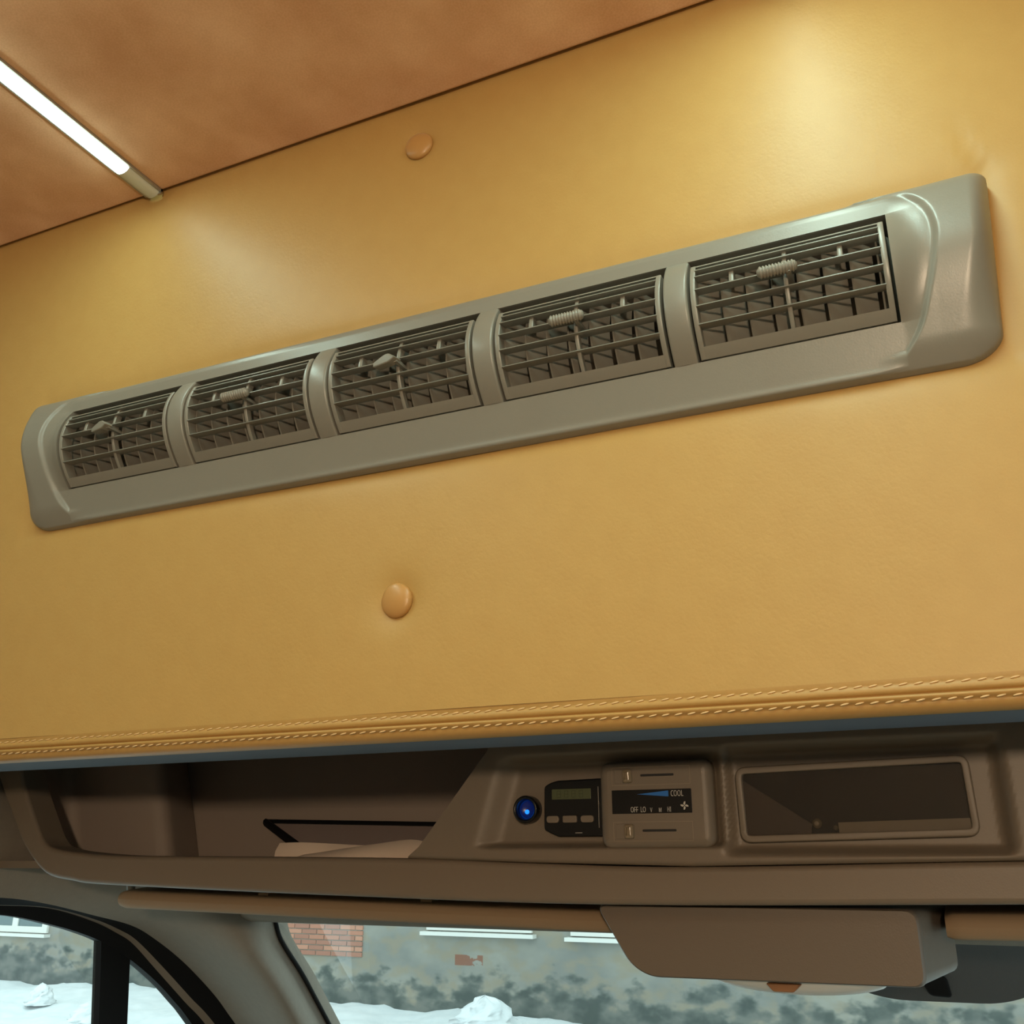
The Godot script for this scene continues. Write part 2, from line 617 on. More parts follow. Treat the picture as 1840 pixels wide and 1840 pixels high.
func bulkhead() -> void:
	var w := setting("wall_front", "padded yellow tan leather bulkhead with a double stitched lower edge", "wall")
	var rows := []
	var ys := []
	var y := 2.0290
	while y < 2.80:
		ys.append(y)
		y += 0.006
	var xs := []
	var x := -1.36
	while x < 0.412:
		xs.append(x)
		x += 0.006
	for yy in ys:
		var r := PackedVector3Array()
		for xx in xs:
			r.append(Vector3(xx, yy, leather_z(xx, yy)))
		rows.append(r)
	var s := Sh.new()
	s.grid(rows, false, Rect2(-0.965, 2.312, 0.983, 0.122))
	part(w, "leather_panel", made(s), M.leather)
	# lower hem: a felled seam between two rows of stitches, then the leather turns under
	var hem := [Vector2(2.1, -0.09), Vector2(2.0024, -0.09), Vector2(2.0024, -0.014)]
	for k in 7:
		var a := PI / 2.0 * k / 6.0
		hem.append(Vector2(2.0024 + 0.011 * (1.0 - cos(a)) * 0.7, -0.013 + 0.0115 * sin(a)))
	hem.append_array([Vector2(2.0115, -0.0016), Vector2(2.0122, 0.0), Vector2(2.0140, 0.0018), Vector2(2.0158, 0.0016), Vector2(2.0166, -0.0008), Vector2(2.0170, -0.0030),
		Vector2(2.0176, -0.0008), Vector2(2.0190, 0.0010), Vector2(2.0215, 0.0012), Vector2(2.0238, 0.0002), Vector2(2.0246, -0.0010), Vector2(2.0254, -0.0002), Vector2(2.0290, 0.0)])
	var h := Sh.new()
	add_along_x(h, hem.slice(3), -1.36, 0.41, 60)
	var hp := part(w, "hem", made(h), M.piping)
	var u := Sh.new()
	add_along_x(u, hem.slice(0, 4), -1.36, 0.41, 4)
	part(w, "underside", made(u), M.under, "grey underside of the leather bulkhead with a painted blue daylight tint")
	var st := lathe([Vector2(0, -0.0036), Vector2(0.0005, -0.0028), Vector2(0.00072, -0.0014), Vector2(0.00076, 0.0), Vector2(0.00072, 0.0014), Vector2(0.0005, 0.0028), Vector2(0, 0.0036)], 6)
	for row in [[2.0246, 0.0002], [2.0117, 0.0010]]:
		for k in 146:
			var px: float = -1.245 + 0.011 * k
			var b := Basis(Vector3.BACK, PI / 2.0 + 0.22).rotated(Vector3.UP, 0.12)
			part_at(hp, "stitch", st, M.thread, Transform3D(b, Vector3(px, row[0], row[1])))

func buttons() -> void:
	var labels := ["round leather button just below the ceiling, above the vent", "round leather button on the panel below the vent"]
	for k in 2:
		var p: Vector2 = BUTTONS[k]
		var z := leather_z(p.x, p.y)
		var t := thing("upholstery_button", labels[k], "button", Vector3(p.x, p.y, z), "leather upholstery buttons")
		var prof := [Vector2(0.0146, 0.0), Vector2(0.0168, 0.0018), Vector2(0.0176, 0.0042)]
		for j in 9:
			var a := PI / 2.0 * j / 8.0
			prof.append(Vector2(0.0174 * cos(a), 0.0055 + 0.0062 * sin(a)))
		var b := Basis(Vector3.RIGHT, PI / 2.0 + (0.0 if k == 0 else 0.06)).rotated(Vector3.UP, 0.07 if k == 0 else -0.05)
		part_at(t, "cap", lathe(prof, 40), M.button_leather, Transform3D(b, Vector3(p.x, p.y, z + 0.001)))
		part_at(t, "shank", lathe([Vector2(0.006, -0.004), Vector2(0.0146, 0.0005)], 20), M.piping, Transform3D(b, Vector3(p.x, p.y, z + 0.001)))

# ---------------------------------------------------------------- air vent
const OX0 := -0.9492
const OX1 := 0.0024
const OY0 := 2.3224
const OY1 := 2.4216
const PITCH := 0.1948

func barrel(s: float, bump := 0.0225) -> float:
	return 0.016 + 0.012 * s + bump * 4.0 * s * (1.0 - s)

func vent_edge(y: float) -> float:
	return lerpf(0.0762, 0.0866, clampf((y - 2.29) / 0.16, 0.0, 1.0))

var ridge := spline([Vector2(2.270, -0.060), Vector2(2.2755, -0.030), Vector2(2.282, -0.012), Vector2(2.311, 0.012), Vector2(2.335, 0.0222), Vector2(2.355, 0.0286), Vector2(2.375, 0.0336), Vector2(2.391, 0.0356), Vector2(2.408, 0.0336), Vector2(2.422, 0.0286), Vector2(2.433, 0.021), Vector2(2.4405, 0.0110), Vector2(2.4455, -0.012), Vector2(2.452, -0.028), Vector2(2.460, -0.034)], 5)
var mid_prof := [Vector2(2.281, 0.006), Vector2(2.2885, 0.0065), Vector2(2.2915, 0.0072), Vector2(2.3224, 0.016), Vector2(2.4216, 0.028), Vector2(2.4335, 0.0277), Vector2(2.4390, 0.0260), Vector2(2.4425, 0.0222), Vector2(2.446, 0.011), Vector2(2.450, 0.0020), Vector2(2.458, 0.001)]
var cap_prof := spline([Vector2(2.281, 0.006), Vector2(2.299, 0.0145), Vector2(2.3165, 0.0215), Vector2(2.343, 0.0315), Vector2(2.3695, 0.0392), Vector2(2.390, 0.0415), Vector2(2.408, 0.0390), Vector2(2.4216, 0.0348), Vector2(2.434, 0.0298), Vector2(2.4425, 0.0245), Vector2(2.450, 0.0165), Vector2(2.458, 0.007)], 6)

func corner_x(y: float) -> float:
	return lerpf(0.034, 0.017, clampf((y - 2.30) / 0.08, 0.0, 1.0))

func corner_y(y: float) -> float:
	return 0.024 if y < 2.36 else 0.014

func vent_z(x: float, y: float) -> float:
	var sx := maxf(x - OX1, OX0 - x)          # outwards from the opening, negative between its ends
	var xx := maxf(sx, 0.0)
	var slope := (pw(ridge, y + 0.001) - pw(ridge, y - 0.001)) / 0.002
	var w := smoothstep(-0.0030, 0.0030, (sx - pw(ridge, y)) / sqrt(1.0 + slope * slope))
	var s := clampf((y - OY0) / (OY1 - OY0), 0.0, 1.0)
	var mixed := lerpf(4.0 * s * (1.0 - s), pow(sin(PI * s), 2.0), clampf(xx / 0.03, 0.0, 1.0) * 0.75)
	var hc := pw(mid_prof, y) + mixed * lerpf(0.0225, 0.0150, clampf(xx / 0.035, 0.0, 1.0))
	var hp := pw(cap_prof, y) + 0.001 * clampf((xx - 0.03) / 0.045, 0.0, 1.0)
	if sx > 0.0:
		hc = lerpf(hc, hp - 0.0035, smoothstep(0.0, 0.030, sx))
	var h := lerpf(hc, hp, w)
	var dx := (vent_edge(y) - OX1) - sx
	var dy := minf(y - 2.281, 2.458 - y)
	var wy := lerpf(0.004, corner_y(y), w)
	var q := Vector2(maxf(0.0, 1.0 - dx / corner_x(y)), maxf(0.0, 1.0 - dy / wy))
	return h * sqrt(maxf(0.0, 1.0 - q.length_squared()))

func vent_unit() -> void:
	var at := Vector3(-0.473, 2.28, 0.0)
	var t := thing("air_vent_unit", "long grey plastic air vent unit with five louvred grilles on the leather panel", "air vent", at)
	# housing: one moulded shell with a long opening
	var ys := []
	for k in 31:
		ys.append(lerpf(2.281, OY0, k / 30.0))
	for k in range(1, 33):
		ys.append(lerpf(OY0, OY1, k / 32.0))
	for k in range(1, 31):
		ys.append(lerpf(OY1, 2.458, k / 30.0))
	var rows := []
	for y in ys:
		var r := PackedVector3Array()
		var cap := vent_edge(y) - OX1
		var line := []
		for k in 61:
			line.append(OX0 - cap * (1.0 - k / 60.0))
		for k in range(1, 81):
			line.append(lerpf(OX0, OX1, k / 80.0))
		for k in range(1, 61):
			line.append(OX1 + cap * (k / 60.0))
		for x in line:
			var px: float = x
			var py: float = y
			# draw the corners in to a rounded outline
			var sx := maxf(px - OX1, OX0 - px)
			var q := Vector2(maxf(0.0, 1.0 - (cap - sx) / corner_x(py)), maxf(0.0, 1.0 - minf(py - 2.281, 2.458 - py) / corner_y(py)))
			if q.length() > 1.0 and q.x > 0.0 and q.y > 0.0:
				var n := q.normalized()
				var nsx := cap - corner_x(py) * (1.0 - n.x)
				px = OX1 + nsx if px > -0.4 else OX0 - nsx
				py = 2.281 + 0.024 * (1.0 - n.y) if py < 2.36 else 2.458 - 0.014 * (1.0 - n.y)
				r.append(Vector3(px, py, -0.004))
			else:
				r.append(Vector3(px, py, vent_z(px, py) - 0.004 * (1.0 if q.length() > 0.999 else 0.0)))
		rows.append(r)
	var h := Sh.new()
	h.grid(rows, false, Rect2(OX0, OY0, OX1 - OX0, OY1 - OY0))
	# inner faces of the opening
	add_along_x(h, [Vector2(OY0, -0.03), Vector2(OY0, 0.0150), Vector2(OY0, 0.016)], OX0, OX1, 8, true)
	add_along_x(h, [Vector2(OY1, 0.0255), Vector2(OY1, 0.028)], OX0, OX1, 8)
	for side in [[OX0, false], [OX1, true]]:
		var inner := PackedVector3Array()
		var outer := PackedVector3Array()
		for k in 33:
			var s := k / 32.0
			outer.append(Vector3(side[0], lerpf(OY0, OY1, s), barrel(s)))
			inner.append(Vector3(side[0], lerpf(OY0, OY1, s), -0.03))
		h.grid([outer, inner], side[1])
	part(t, "housing", made(h), M.vent)
	var d := Sh.new()
	var a := Vector3(OX0 - 0.004, OY0 - 0.004, -0.085)
	var b := Vector3(OX1 + 0.004, OY1 + 0.004, -0.028)
	d.quad(Vector3(a.x, a.y, a.z), Vector3(b.x, a.y, a.z), Vector3(b.x, b.y, a.z), Vector3(a.x, b.y, a.z))
	d.quad(Vector3(a.x, a.y, b.z), Vector3(b.x, a.y, b.z), Vector3(b.x, a.y, a.z), Vector3(a.x, a.y, a.z))
	d.quad(Vector3(a.x, b.y, a.z), Vector3(b.x, b.y, a.z), Vector3(b.x, b.y, b.z), Vector3(a.x, b.y, b.z))
	d.quad(Vector3(a.x, a.y, b.z), Vector3(a.x, a.y, a.z), Vector3(a.x, b.y, a.z), Vector3(a.x, b.y, b.z))
	d.quad(Vector3(b.x, a.y, a.z), Vector3(b.x, a.y, b.z), Vector3(b.x, b.y, b.z), Vector3(b.x, b.y, a.z))
	add_along_x(d, [Vector2(OY1, -0.03), Vector2(OY1, 0.0255)], OX0, OX1, 8)
	part(t, "duct", made(d), M.duct)
	# curved bars between the grilles
	var bar := Sh.new()
	var cross := [[-0.0112, -0.016], [-0.0112, -0.0022], [-0.0104, -0.0006], [-0.0088, 0.0002], [0.0, 0.0006], [0.0088, 0.0002], [0.0104, -0.0006], [0.0112, -0.0022], [0.0112, -0.016]]
	var brows := []
	for k in 25:
		var s := k / 24.0
		var r := PackedVector3Array()
		for c in cross:
			r.append(Vector3(c[0], lerpf(OY0, OY1, s), barrel(s) + c[1]))
		brows.append(r)
	bar.grid(brows)
	var bar_mesh := made(bar)
	for k in range(1, 5):
		part_at(t, "divider", bar_mesh, M.vent, Transform3D(Basis.IDENTITY, Vector3(0.0136 - PITCH * k, 0, 0)))
	grilles(t)

func arc_bar(s: Sh, x0: float, x1: float, s0: float, s1: float, dz: float, depth: float, n := 14) -> void:
	var f := []
	var bk := []
	for k in n + 1:
		var q := lerpf(s0, s1, float(k) / n)
		var y := lerpf(OY0, OY1, q)
		var z := barrel(q) + dz
		f.append([y, z])
		bk.append([y, z - depth])
	var e := minf(0.0008, (x1 - x0) * 0.3)
	var front := []
	var l := []
	var r := []
	for k in n + 1:
		front.append(PackedVector3Array([Vector3(x0, f[k][0], f[k][1] - e), Vector3(x0 + e, f[k][0], f[k][1]), Vector3(x1 - e, f[k][0], f[k][1]), Vector3(x1, f[k][0], f[k][1] - e)]))
		l.append(PackedVector3Array([Vector3(x0, bk[k][0], bk[k][1]), Vector3(x0, f[k][0], f[k][1] - e)]))
		r.append(PackedVector3Array([Vector3(x1, f[k][0], f[k][1] - e), Vector3(x1, bk[k][0], bk[k][1])]))
	s.grid(front)
	s.grid(l)
	s.grid(r)
	for q in [[0, true], [n, false]]:
		var k: int = q[0]
		var a := Vector3(x0, f[k][0], f[k][1] - e)
		var b := Vector3(x1, f[k][0], f[k][1] - e)
		var c := Vector3(x1, bk[k][0], bk[k][1])
		var d := Vector3(x0, bk[k][0], bk[k][1])
		if q[1]:
			s.quad(d, c, b, a)
		else:
			s.quad(a, b, c, d)

func grilles(t: Node3D) -> void:
	var hw := (PITCH - 0.0224) / 2.0 - 0.0028
	var fr := Sh.new()
	arc_bar(fr, -hw, -hw + 0.0048, 0.015, 0.895, -0.0008, 0.016, 20)
	arc_bar(fr, hw - 0.0048, hw, 0.015, 0.895, -0.0008, 0.016, 20)
	arc_bar(fr, -hw, hw, 0.015, 0.105, -0.0012, 0.012, 4)
	arc_bar(fr, -hw, hw, 0.875, 0.895, -0.0012, 0.012, 2)
	var frame_mesh := made(fr)
	var blade := Sh.new()
	add_prism(blade, PackedVector2Array([Vector2(-0.0115, -0.0008), Vector2(0, -0.0008), Vector2(0, 0.0008), Vector2(-0.0115, 0.0008)]), -hw + 0.0042, hw - 0.0042, 0.0003, 1)
	var blade_mesh := made(blade, Transform3D(Basis(Vector3(0, 0, 1), Vector3(0, 1, 0), Vector3(-1, 0, 0)), Vector3.ZERO))
	var vane_meshes := {}
	var strut := Sh.new()
	arc_bar(strut, -0.0019, 0.0019, 0.10, 0.88, -0.0036, 0.008, 18)
	var strut_mesh := made(strut)
	var clip := Sh.new()
	arc_bar(clip, -0.0022, 0.0022, 0.60, 0.745, -0.004, 0.008, 4)
	var clip_mesh := made(clip)
	# per grille, from the left: turn of the vanes, ribbed tab or smooth tab
	var kinds := [[0.05, false, -0.003], [0.10, true, 0.003], [0.30, false, -0.002], [0.42, true, 0.002], [0.68, true, 0.0]]
	for g in 5:
		var cx := 0.0136 - PITCH * (4.5 - g)
		var gr := part_at(t, "grille", frame_mesh, M.vent, Transform3D(Basis.IDENTITY, Vector3(cx, 0, 0)))
		for s in [0.272, 0.427, 0.587, 0.735, 0.822]:
			var o := part(gr, "louvre", blade_mesh, M.vent)
			o.position = Vector3(0, lerpf(OY0, OY1, s), barrel(s) - 0.0006)
			o.rotation.x = 0.10
		var turn: float = kinds[g][0]
		var vs := Sh.new()
		var dir := Vector3(sin(turn), 0, -cos(turn))
		var th := Vector3(cos(turn), 0, sin(turn)) * 0.0009
		var fl := PackedVector3Array()
		var frr := PackedVector3Array()
		var bl := PackedVector3Array()
		var br := PackedVector3Array()
		for k in 13:
			var s := lerpf(0.06, 0.87, k / 12.0)
			var p := Vector3(0, lerpf(OY0, OY1, s), barrel(s) - 0.0135)
			fl.append(p - th)
			frr.append(p + th)
			bl.append(p - th + dir * 0.027)
			br.append(p + th + dir * 0.027)
		vs.grid([bl, fl], true)
		vs.grid([fl, frr], true)
		vs.grid([frr, br], true)
		vs.grid([br, bl], true)
		var vm := made(vs)
		for k in 8:
			var o := part(gr, "vane", vm, M.vent)
			o.position = Vector3((k - 3.6) * 0.0222 + kinds[g][2], 0, 0)
		part(gr, "strut", strut_mesh, M.vent)
		for sx in [-0.0465, 0.0465]:
			var o := part(gr, "clip", clip_mesh, M.vent)
			o.position.x = sx
		var tab := Sh.new()
		var bs := 0.53
		var ty := lerpf(OY0, OY1, bs)
		var tz := barrel(bs)
		if kinds[g][1]:
			var prof := [Vector2(0, -0.0165), Vector2(0.0028, -0.0160), Vector2(0.0042, -0.0145)]
			for k in 11:
				var h := -0.0135 + k * 0.0027
				prof.append(Vector2(0.0056, h))
				prof.append(Vector2(0.0056, h + 0.0012))
				prof.append(Vector2(0.0046, h + 0.0017))
				prof.append(Vector2(0.0046, h + 0.0023))
			prof.append_array([Vector2(0.0046, 0.0162), Vector2(0.0030, 0.0178), Vector2(0, 0.0182)])
			add_lathe(tab, prof, 14)
			var xf := Transform3D(Basis(Vector3.BACK, -PI / 2.0 + 0.10).rotated(Vector3.UP, 0.15), Vector3(-0.006, ty + 0.002, tz + 0.0075))
			part(gr, "thumb_tab", made(tab, xf), M.vent)
		else:
			add_prism(tab, round_poly([Vector2(-0.020, -0.0040), Vector2(0.002, -0.0048), Vector2(0.012, -0.0015), Vector2(0.002, 0.0056), Vector2(-0.004, 0.0062), Vector2(-0.020, 0.0016)], 0.0022, 4), -0.002, 0.0075, 0.0013)
			part(gr, "thumb_tab", made(tab, Transform3D(Basis(Vector3.UP, -0.25), Vector3(-0.003, ty + 0.002, tz + 0.003))), M.vent)
		var stem := Sh.new()
		stem.box(Vector3(0.002, ty - 0.0022, tz - 0.02), Vector3(0.006, ty + 0.0012, tz + 0.0075))
		part(gr, "tab_stem", made(stem), M.vent)

# ---------------------------------------------------------------- cab
func cab_shell() -> void:
	var r := setting("ceiling_cab", "dark cab roof above the overhead console", "ceiling")
	var s := Sh.new()
	s.box(Vector3(-1.36, 2.10, -0.74), Vector3(0.41, 2.14, -0.088))
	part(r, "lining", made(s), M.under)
	var h := Sh.new()
	h.box(Vector3(-1.10, 1.868, -0.66), Vector3(0.41, 1.885, -0.30))
	part(r, "headliner", made(h), M.headliner)
	# padded header above the windscreen
	var e := Sh.new()
	var prof := []
	for k in 11:
		var a := PI * 1.25 * k / 10.0 - PI * 0.25
		prof.append(Vector2(1.822 - 0.026 * sin(a), -0.655 + 0.022 * cos(a)))
	prof.reverse()
	add_along_x(e, prof, -1.16, 0.25, 24)
	e.box(Vector3(-1.36, 1.822, -0.70), Vector3(0.41, 2.12, -0.662))
	part(r, "windscreen_header", made(e), M.headliner)
	var f := setting("wall_cab_front", "cab bulkhead under the windscreen", "wall")
	var fs := Sh.new()
	fs.box(Vector3(-1.42, 0.55, -1.40), Vector3(0.47, 1.20, -1.30))
	part(f, "lining", made(fs), M.black)

const CZ := -0.25

func block_left(y: float) -> float:
	return -0.598 + (y - 1.90) * 0.83

func joint_y(x: float) -> float:
	return pw([Vector2(-0.61, 1.8990), Vector2(-0.45, 1.8945), Vector2(-0.27, 1.8912), Vector2(0.04, 1.8972), Vector2(0.41, 1.9020)], x)

func soft_box(x: float, y: float, x0: float, y0: float, x1: float, y1: float, f: float) -> float:
	return smoothstep(-f, f, x - x0) * smoothstep(-f, f, x1 - x) * smoothstep(-f, f, y - y0) * smoothstep(-f, f, y1 - y)

func block_z(x: float, y: float) -> float:
	var z := CZ + 0.014
	# flat field for the switches with a long slope on its left
	var ramp := smoothstep(-0.508, -0.478, x - (y - 1.95) * 0.30) * smoothstep(-0.0035, 0.0035, y - 1.9118) * smoothstep(-0.006, 0.006, 2.004 - y)
	z -= 0.016 * ramp * (1.0 - smoothstep(-0.243, -0.229, x))
	# field of the glazed case
	z -= 0.0155 * soft_box(x, y, -0.229, 1.9055, 0.028, 2.006, 0.006)
	# the housing turns in at the joint with the lip
	var d := (y - joint_y(x)) / 0.004
	z -= 0.004 * pow(clampf(1.0 - d, 0.0, 1.0), 2.0)
	return z

func console() -> void:
	var t := thing("overhead_console", "beige plastic overhead console with an open storage tray below the leather panel", "console", Vector3(-0.45, 1.855, -0.35))
	# housing right of the tray
	var rows := []
	var y := 1.8915
	while y < 2.062:
		var r := PackedVector3Array()
		var xl := block_left(y)
		for k in 261:
			var x := lerpf(xl, 0.41, k / 260.0)
			# the lowest edge follows the joint with the lip
			var yy := y + (joint_y(x) - 1.8915) * maxf(0.0, 1.0 - (y - 1.8915) / 0.02)
			r.append(Vector3(x, yy, block_z(x, yy)))
		rows.append(r)
		y += 0.0022 if y < 1.92 or y > 1.98 else 0.004
	var s := Sh.new()
	s.grid(rows)
	var edge := []
	for r in rows:
		edge.append(PackedVector3Array([Vector3(r[0].x - 0.004, r[0].y, -0.52), Vector3(r[0].x - 0.001, r[0].y, CZ + 0.008), r[0]]))
	s.grid(edge)
	part(t, "switch_housing", made(s), M.console)
	# front lip: a rounded rail that climbs at its left end
	var outer := spline([Vector2(-1.318, 2.045), Vector2(-1.3025, 2.009), Vector2(-1.255, 1.9455), Vector2(-1.2246, 1.911), Vector2(-1.181, 1.8795), Vector2(-1.130, 1.870), Vector2(-1.053, 1.865), Vector2(-0.70, 1.857), Vector2(-0.36, 1.853), Vector2(0.03, 1.860), Vector2(0.41, 1.868)], 5)
	var inner := spline([Vector2(0.41, 1.9015), Vector2(0.04, 1.8967), Vector2(-0.27, 1.8907), Vector2(-0.45, 1.8940), Vector2(-0.62, 1.8990), Vector2(-0.95, 1.9014), Vector2(-1.045, 1.9021), Vector2(-1.1167, 1.9058), Vector2(-1.165, 1.911), Vector2(-1.1918, 1.9208), Vector2(-1.2175, 1.9527), Vector2(-1.2516, 2.0038), Vector2(-1.27, 2.045)], 5)
	var poly := PackedVector2Array()
	for p in outer:
		poly.append(p)
	for p in inner:
		poly.append(p)
	part(t, "front_lip", prism(poly, CZ - 0.03, CZ + 0.0135, 0.0055, Transform3D.IDENTITY, 5), M.console)
	# tray: floor, stepped rear wall and left end
	var k := Sh.new()
	k.box(Vector3(-1.33, 1.885, -0.50), Vector3(-0.5, 1.895, CZ - 0.01))
	part(t, "tray_floor", made(k), M.console)
	var w := Sh.new()
	var plan := [Vector3(-1.262, 0, -0.26), Vector3(-1.275, 0, -0.30), Vector3(-1.290, 0, -0.345), Vector3(-1.285, 0, -0.358), Vector3(-1.27, 0, -0.362), Vector3(-1.20, 0, -0.364), Vector3(-1.135, 0, -0.366), Vector3(-1.118, 0, -0.372), Vector3(-1.112, 0, -0.388), Vector3(-1.135, 0, -0.452), Vector3(-1.143, 0, -0.470)]
	var lo := PackedVector3Array()
	var hi := PackedVector3Array()
	for p in plan:
		lo.append(Vector3(p.x + 0.03, 1.89, p.z))
		hi.append(Vector3(p.x - 0.035, 2.10, p.z))
	w.grid([lo, hi])
	w.quad(Vector3(-1.15, 1.89, -0.470), Vector3(-0.5, 1.89, -0.470), Vector3(-0.5, 2.10, -0.480), Vector3(-1.18, 2.10, -0.480))
	part(t, "tray_wall", made(w), M.tray)

func socket() -> void:
	var c := Vector3(-0.4552, 1.9503, CZ + 0.0078)
	var t := thing("power_socket", "round black socket with a blue lit centre left of the digital timer", "socket", c)
	var up := Basis(Vector3.RIGHT, PI / 2.0)
	part_at(t, "bezel", lathe([Vector2(0.0150, -0.010), Vector2(0.0150, 0.003), Vector2(0.0138, 0.0048), Vector2(0.0122, 0.0048), Vector2(0.0108, 0.0034), Vector2(0.0104, -0.010)], 40), M.gloss_black, Transform3D(up, c))
	part_at(t, "well", lathe([Vector2(0.0104, -0.004), Vector2(0.0098, -0.0085), Vector2(0.0, -0.0092)], 32), M.blue_dim, Transform3D(up, c))
	part_at(t, "led", lathe([Vector2(0.0026, -0.0092), Vector2(0.0024, -0.0078), Vector2(0.0014, -0.0066), Vector2(0.0, -0.0062)], 16), M.blue_glow, Transform3D(up, c + Vector3(-0.0030, -0.0022, 0)))
	var l := OmniLight3D.new()
	l.name = "socket_glow"
	l.position = c + Vector3(-0.0005, -0.0025, 0.0)
	l.light_color = Color(0.16, 0.5, 1.0)
	l.light_energy = 0.000004
	l.light_size = 0.003
	l.omni_range = 4.0
	l.shadow_enabled = true
	add_child(l)

func timer() -> void:
	var z := CZ - 0.003
	var t := thing("digital_timer", "small black digital timer with a green grey display and three buttons", "timer", Vector3(-0.40, 1.9212, z))
	var body := round_poly([Vector2(-0.4345, 1.9285), Vector2(-0.4255, 1.9245), Vector2(-0.4185, 1.9212), Vector2(-0.3600, 1.9212), Vector2(-0.3600, 1.9818), Vector2(-0.4185, 1.9806), Vector2(-0.4270, 1.9782), Vector2(-0.4340, 1.9745)], 0.003, 4)
	part(t, "body", prism(body, z, z + 0.010, 0.0016), M.gloss_black)
	var d := part(t, "display", prism(rect(-0.4245, 1.9602, -0.3785, 1.9712, 0.0006, 2), z + 0.009, z + 0.0104, 0.0002), M.lcd)
	# segments of the display at rest
	var sg := Sh.new()
	for k in 4:
		var x0 := -0.4185 + k * 0.0088
		for q in [[0.0, 0.0, 0.0048, 0.0006], [0.0, 0.0035, 0.0048, 0.0041], [0.0, 0.0070, 0.0048, 0.0076], [0.0, 0.0, 0.0006, 0.0076], [0.0042, 0.0, 0.0048, 0.0076]]:
			sg.box(Vector3(x0 + q[0], 1.9619 + q[1], z + 0.0103), Vector3(x0 + q[2], 1.9619 + q[3], z + 0.0105))
	part(d, "digits", made(sg), M.lcd_dark)
	for k in 3:
		var x := [-0.4306, -0.4115, -0.3905][k] as float
		var wd := [0.0145, 0.0165, 0.0150][k] as float
		part(t, "key", prism(rect(x, 1.9355, x + wd, 1.9430, 0.0034 if k != 1 else 0.0018), z + 0.009, z + 0.0125, 0.0008), M.console)
	var ln := Sh.new()
	ln.box(Vector3(-0.3703, 1.9300, z + 0.0099), Vector3(-0.3696, 1.9730, z + 0.0102))
	part(t, "trim_line", made(ln), M.chrome)
	var mk := Sh.new()
	mk.box(Vector3(-0.3975, 1.9246, z + 0.0099), Vector3(-0.3895, 1.9252, z + 0.0102))
	part(t, "mark", made(mk), M.print_white)

func text_mesh(txt: String, size: float, squeeze := 1.0) -> TextMesh:
	var m := TextMesh.new()
	var f := SystemFont.new()
	f.font_names = PackedStringArray(["Droid Sans"])
	m.font = f
	m.text = txt
	m.font_size = 32
	m.pixel_size = size / 32.0
	m.depth = 0.0004
	return m

func climate_control() -> void:
	var z0 := CZ - 0.0015
	var z := CZ + 0.018
	var t := thing("climate_control", "beige climate control with two sliders and a black scale marked COOL", "control panel", Vector3(-0.303, 1.908, z0))
	part(t, "body", prism(rect(-0.3655, 1.9080, -0.2420, 1.9975, 0.013, 8), z0, z, 0.010, Transform3D.IDENTITY, 6), M.console)
	var scale := part(t, "scale_plate", prism(rect(-0.3505, 1.9433, -0.2635, 1.9675, 0.0004, 1), z - 0.001, z + 0.0006, 0.0002), M.gloss_black)
	var items := [["COOL", -0.2857, 1.9600, 0.0078], ["OFF", -0.3300, 1.9447, 0.0072], ["LO", -0.3192, 1.9447, 0.0072], ["V", -0.3085, 1.9449, 0.0060], ["M", -0.2993, 1.9450, 0.0056], ["HI", -0.2902, 1.9450, 0.0064]]
	for q in items:
		var m := text_mesh(q[0], q[3])
		m.horizontal_alignment = HORIZONTAL_ALIGNMENT_LEFT
		m.vertical_alignment = VERTICAL_ALIGNMENT_BOTTOM
		var o := part(scale, "lettering", m, M.print_white)
		o.scale = Vector3(0.68, 1.0, 1.0)
		o.position = Vector3(q[1], q[2] - 0.0018, z + 0.0008)
	part(scale, "blue_wedge", prism(PackedVector2Array([Vector2(-0.3225, 1.9628), Vector2(-0.2880, 1.9600), Vector2(-0.2880, 1.9660)]), z, z + 0.0009, 0.0001), M.print_blue)
	var fan := Sh.new()
	for k in 4:
		var pts := PackedVector2Array()
		for p in [Vector2(0.0003, 0.0), Vector2(0.0020, 0.0012), Vector2(0.0040, 0.0002), Vector2(0.0042, -0.0012), Vector2(0.0016, -0.0010)]:
			pts.append((p as Vector2).rotated(k * PI / 2.0) + Vector2(-0.2715, 1.9505))
		pts.reverse()
		add_prism(fan, pts, z, z + 0.0009, 0.0001, 1)
	part(scale, "fan_symbol", made(fan), M.print_white)
	for row in [[1.9722, 1.9912, 1.9822], [1.9157, 1.9352, 1.9262]]:
		var y0: float = row[0]
		var y1: float = row[1]
		var ym: float = row[2]
		# a field sunk by its narrow groove
		var gr := Sh.new()
		gr.box(Vector3(-0.3500, y0, z - 0.001), Vector3(-0.2640, y0 + 0.0005, z + 0.0001))
		gr.box(Vector3(-0.3500, y1 - 0.0005, z - 0.001), Vector3(-0.2640, y1, z + 0.0001))
		gr.box(Vector3(-0.3500, y0, z - 0.001), Vector3(-0.3495, y1, z + 0.0001))
		gr.box(Vector3(-0.2645, y0, z - 0.001), Vector3(-0.2640, y1, z + 0.0001))
		part(t, "groove", made(gr), M.vent_inner)
		part(t, "slot", prism(rect(-0.3180, ym - 0.0012, -0.2815, ym + 0.0012, 0.001, 3), z - 0.002, z + 0.0003, 0.0002), M.black)
		part(t, "slider", prism(rect(-0.3365, y0 + 0.0025, -0.3265, y1 - 0.0025, 0.003, 4), z - 0.001, z + 0.0085, 0.0036, Transform3D.IDENTITY, 5), M.knob)
		part(t, "slider_plate", prism(rect(-0.3470, y0 + 0.0022, -0.3370, y1 - 0.0022, 0.001, 2), z - 0.001, z + 0.0008, 0.0005), M.console)

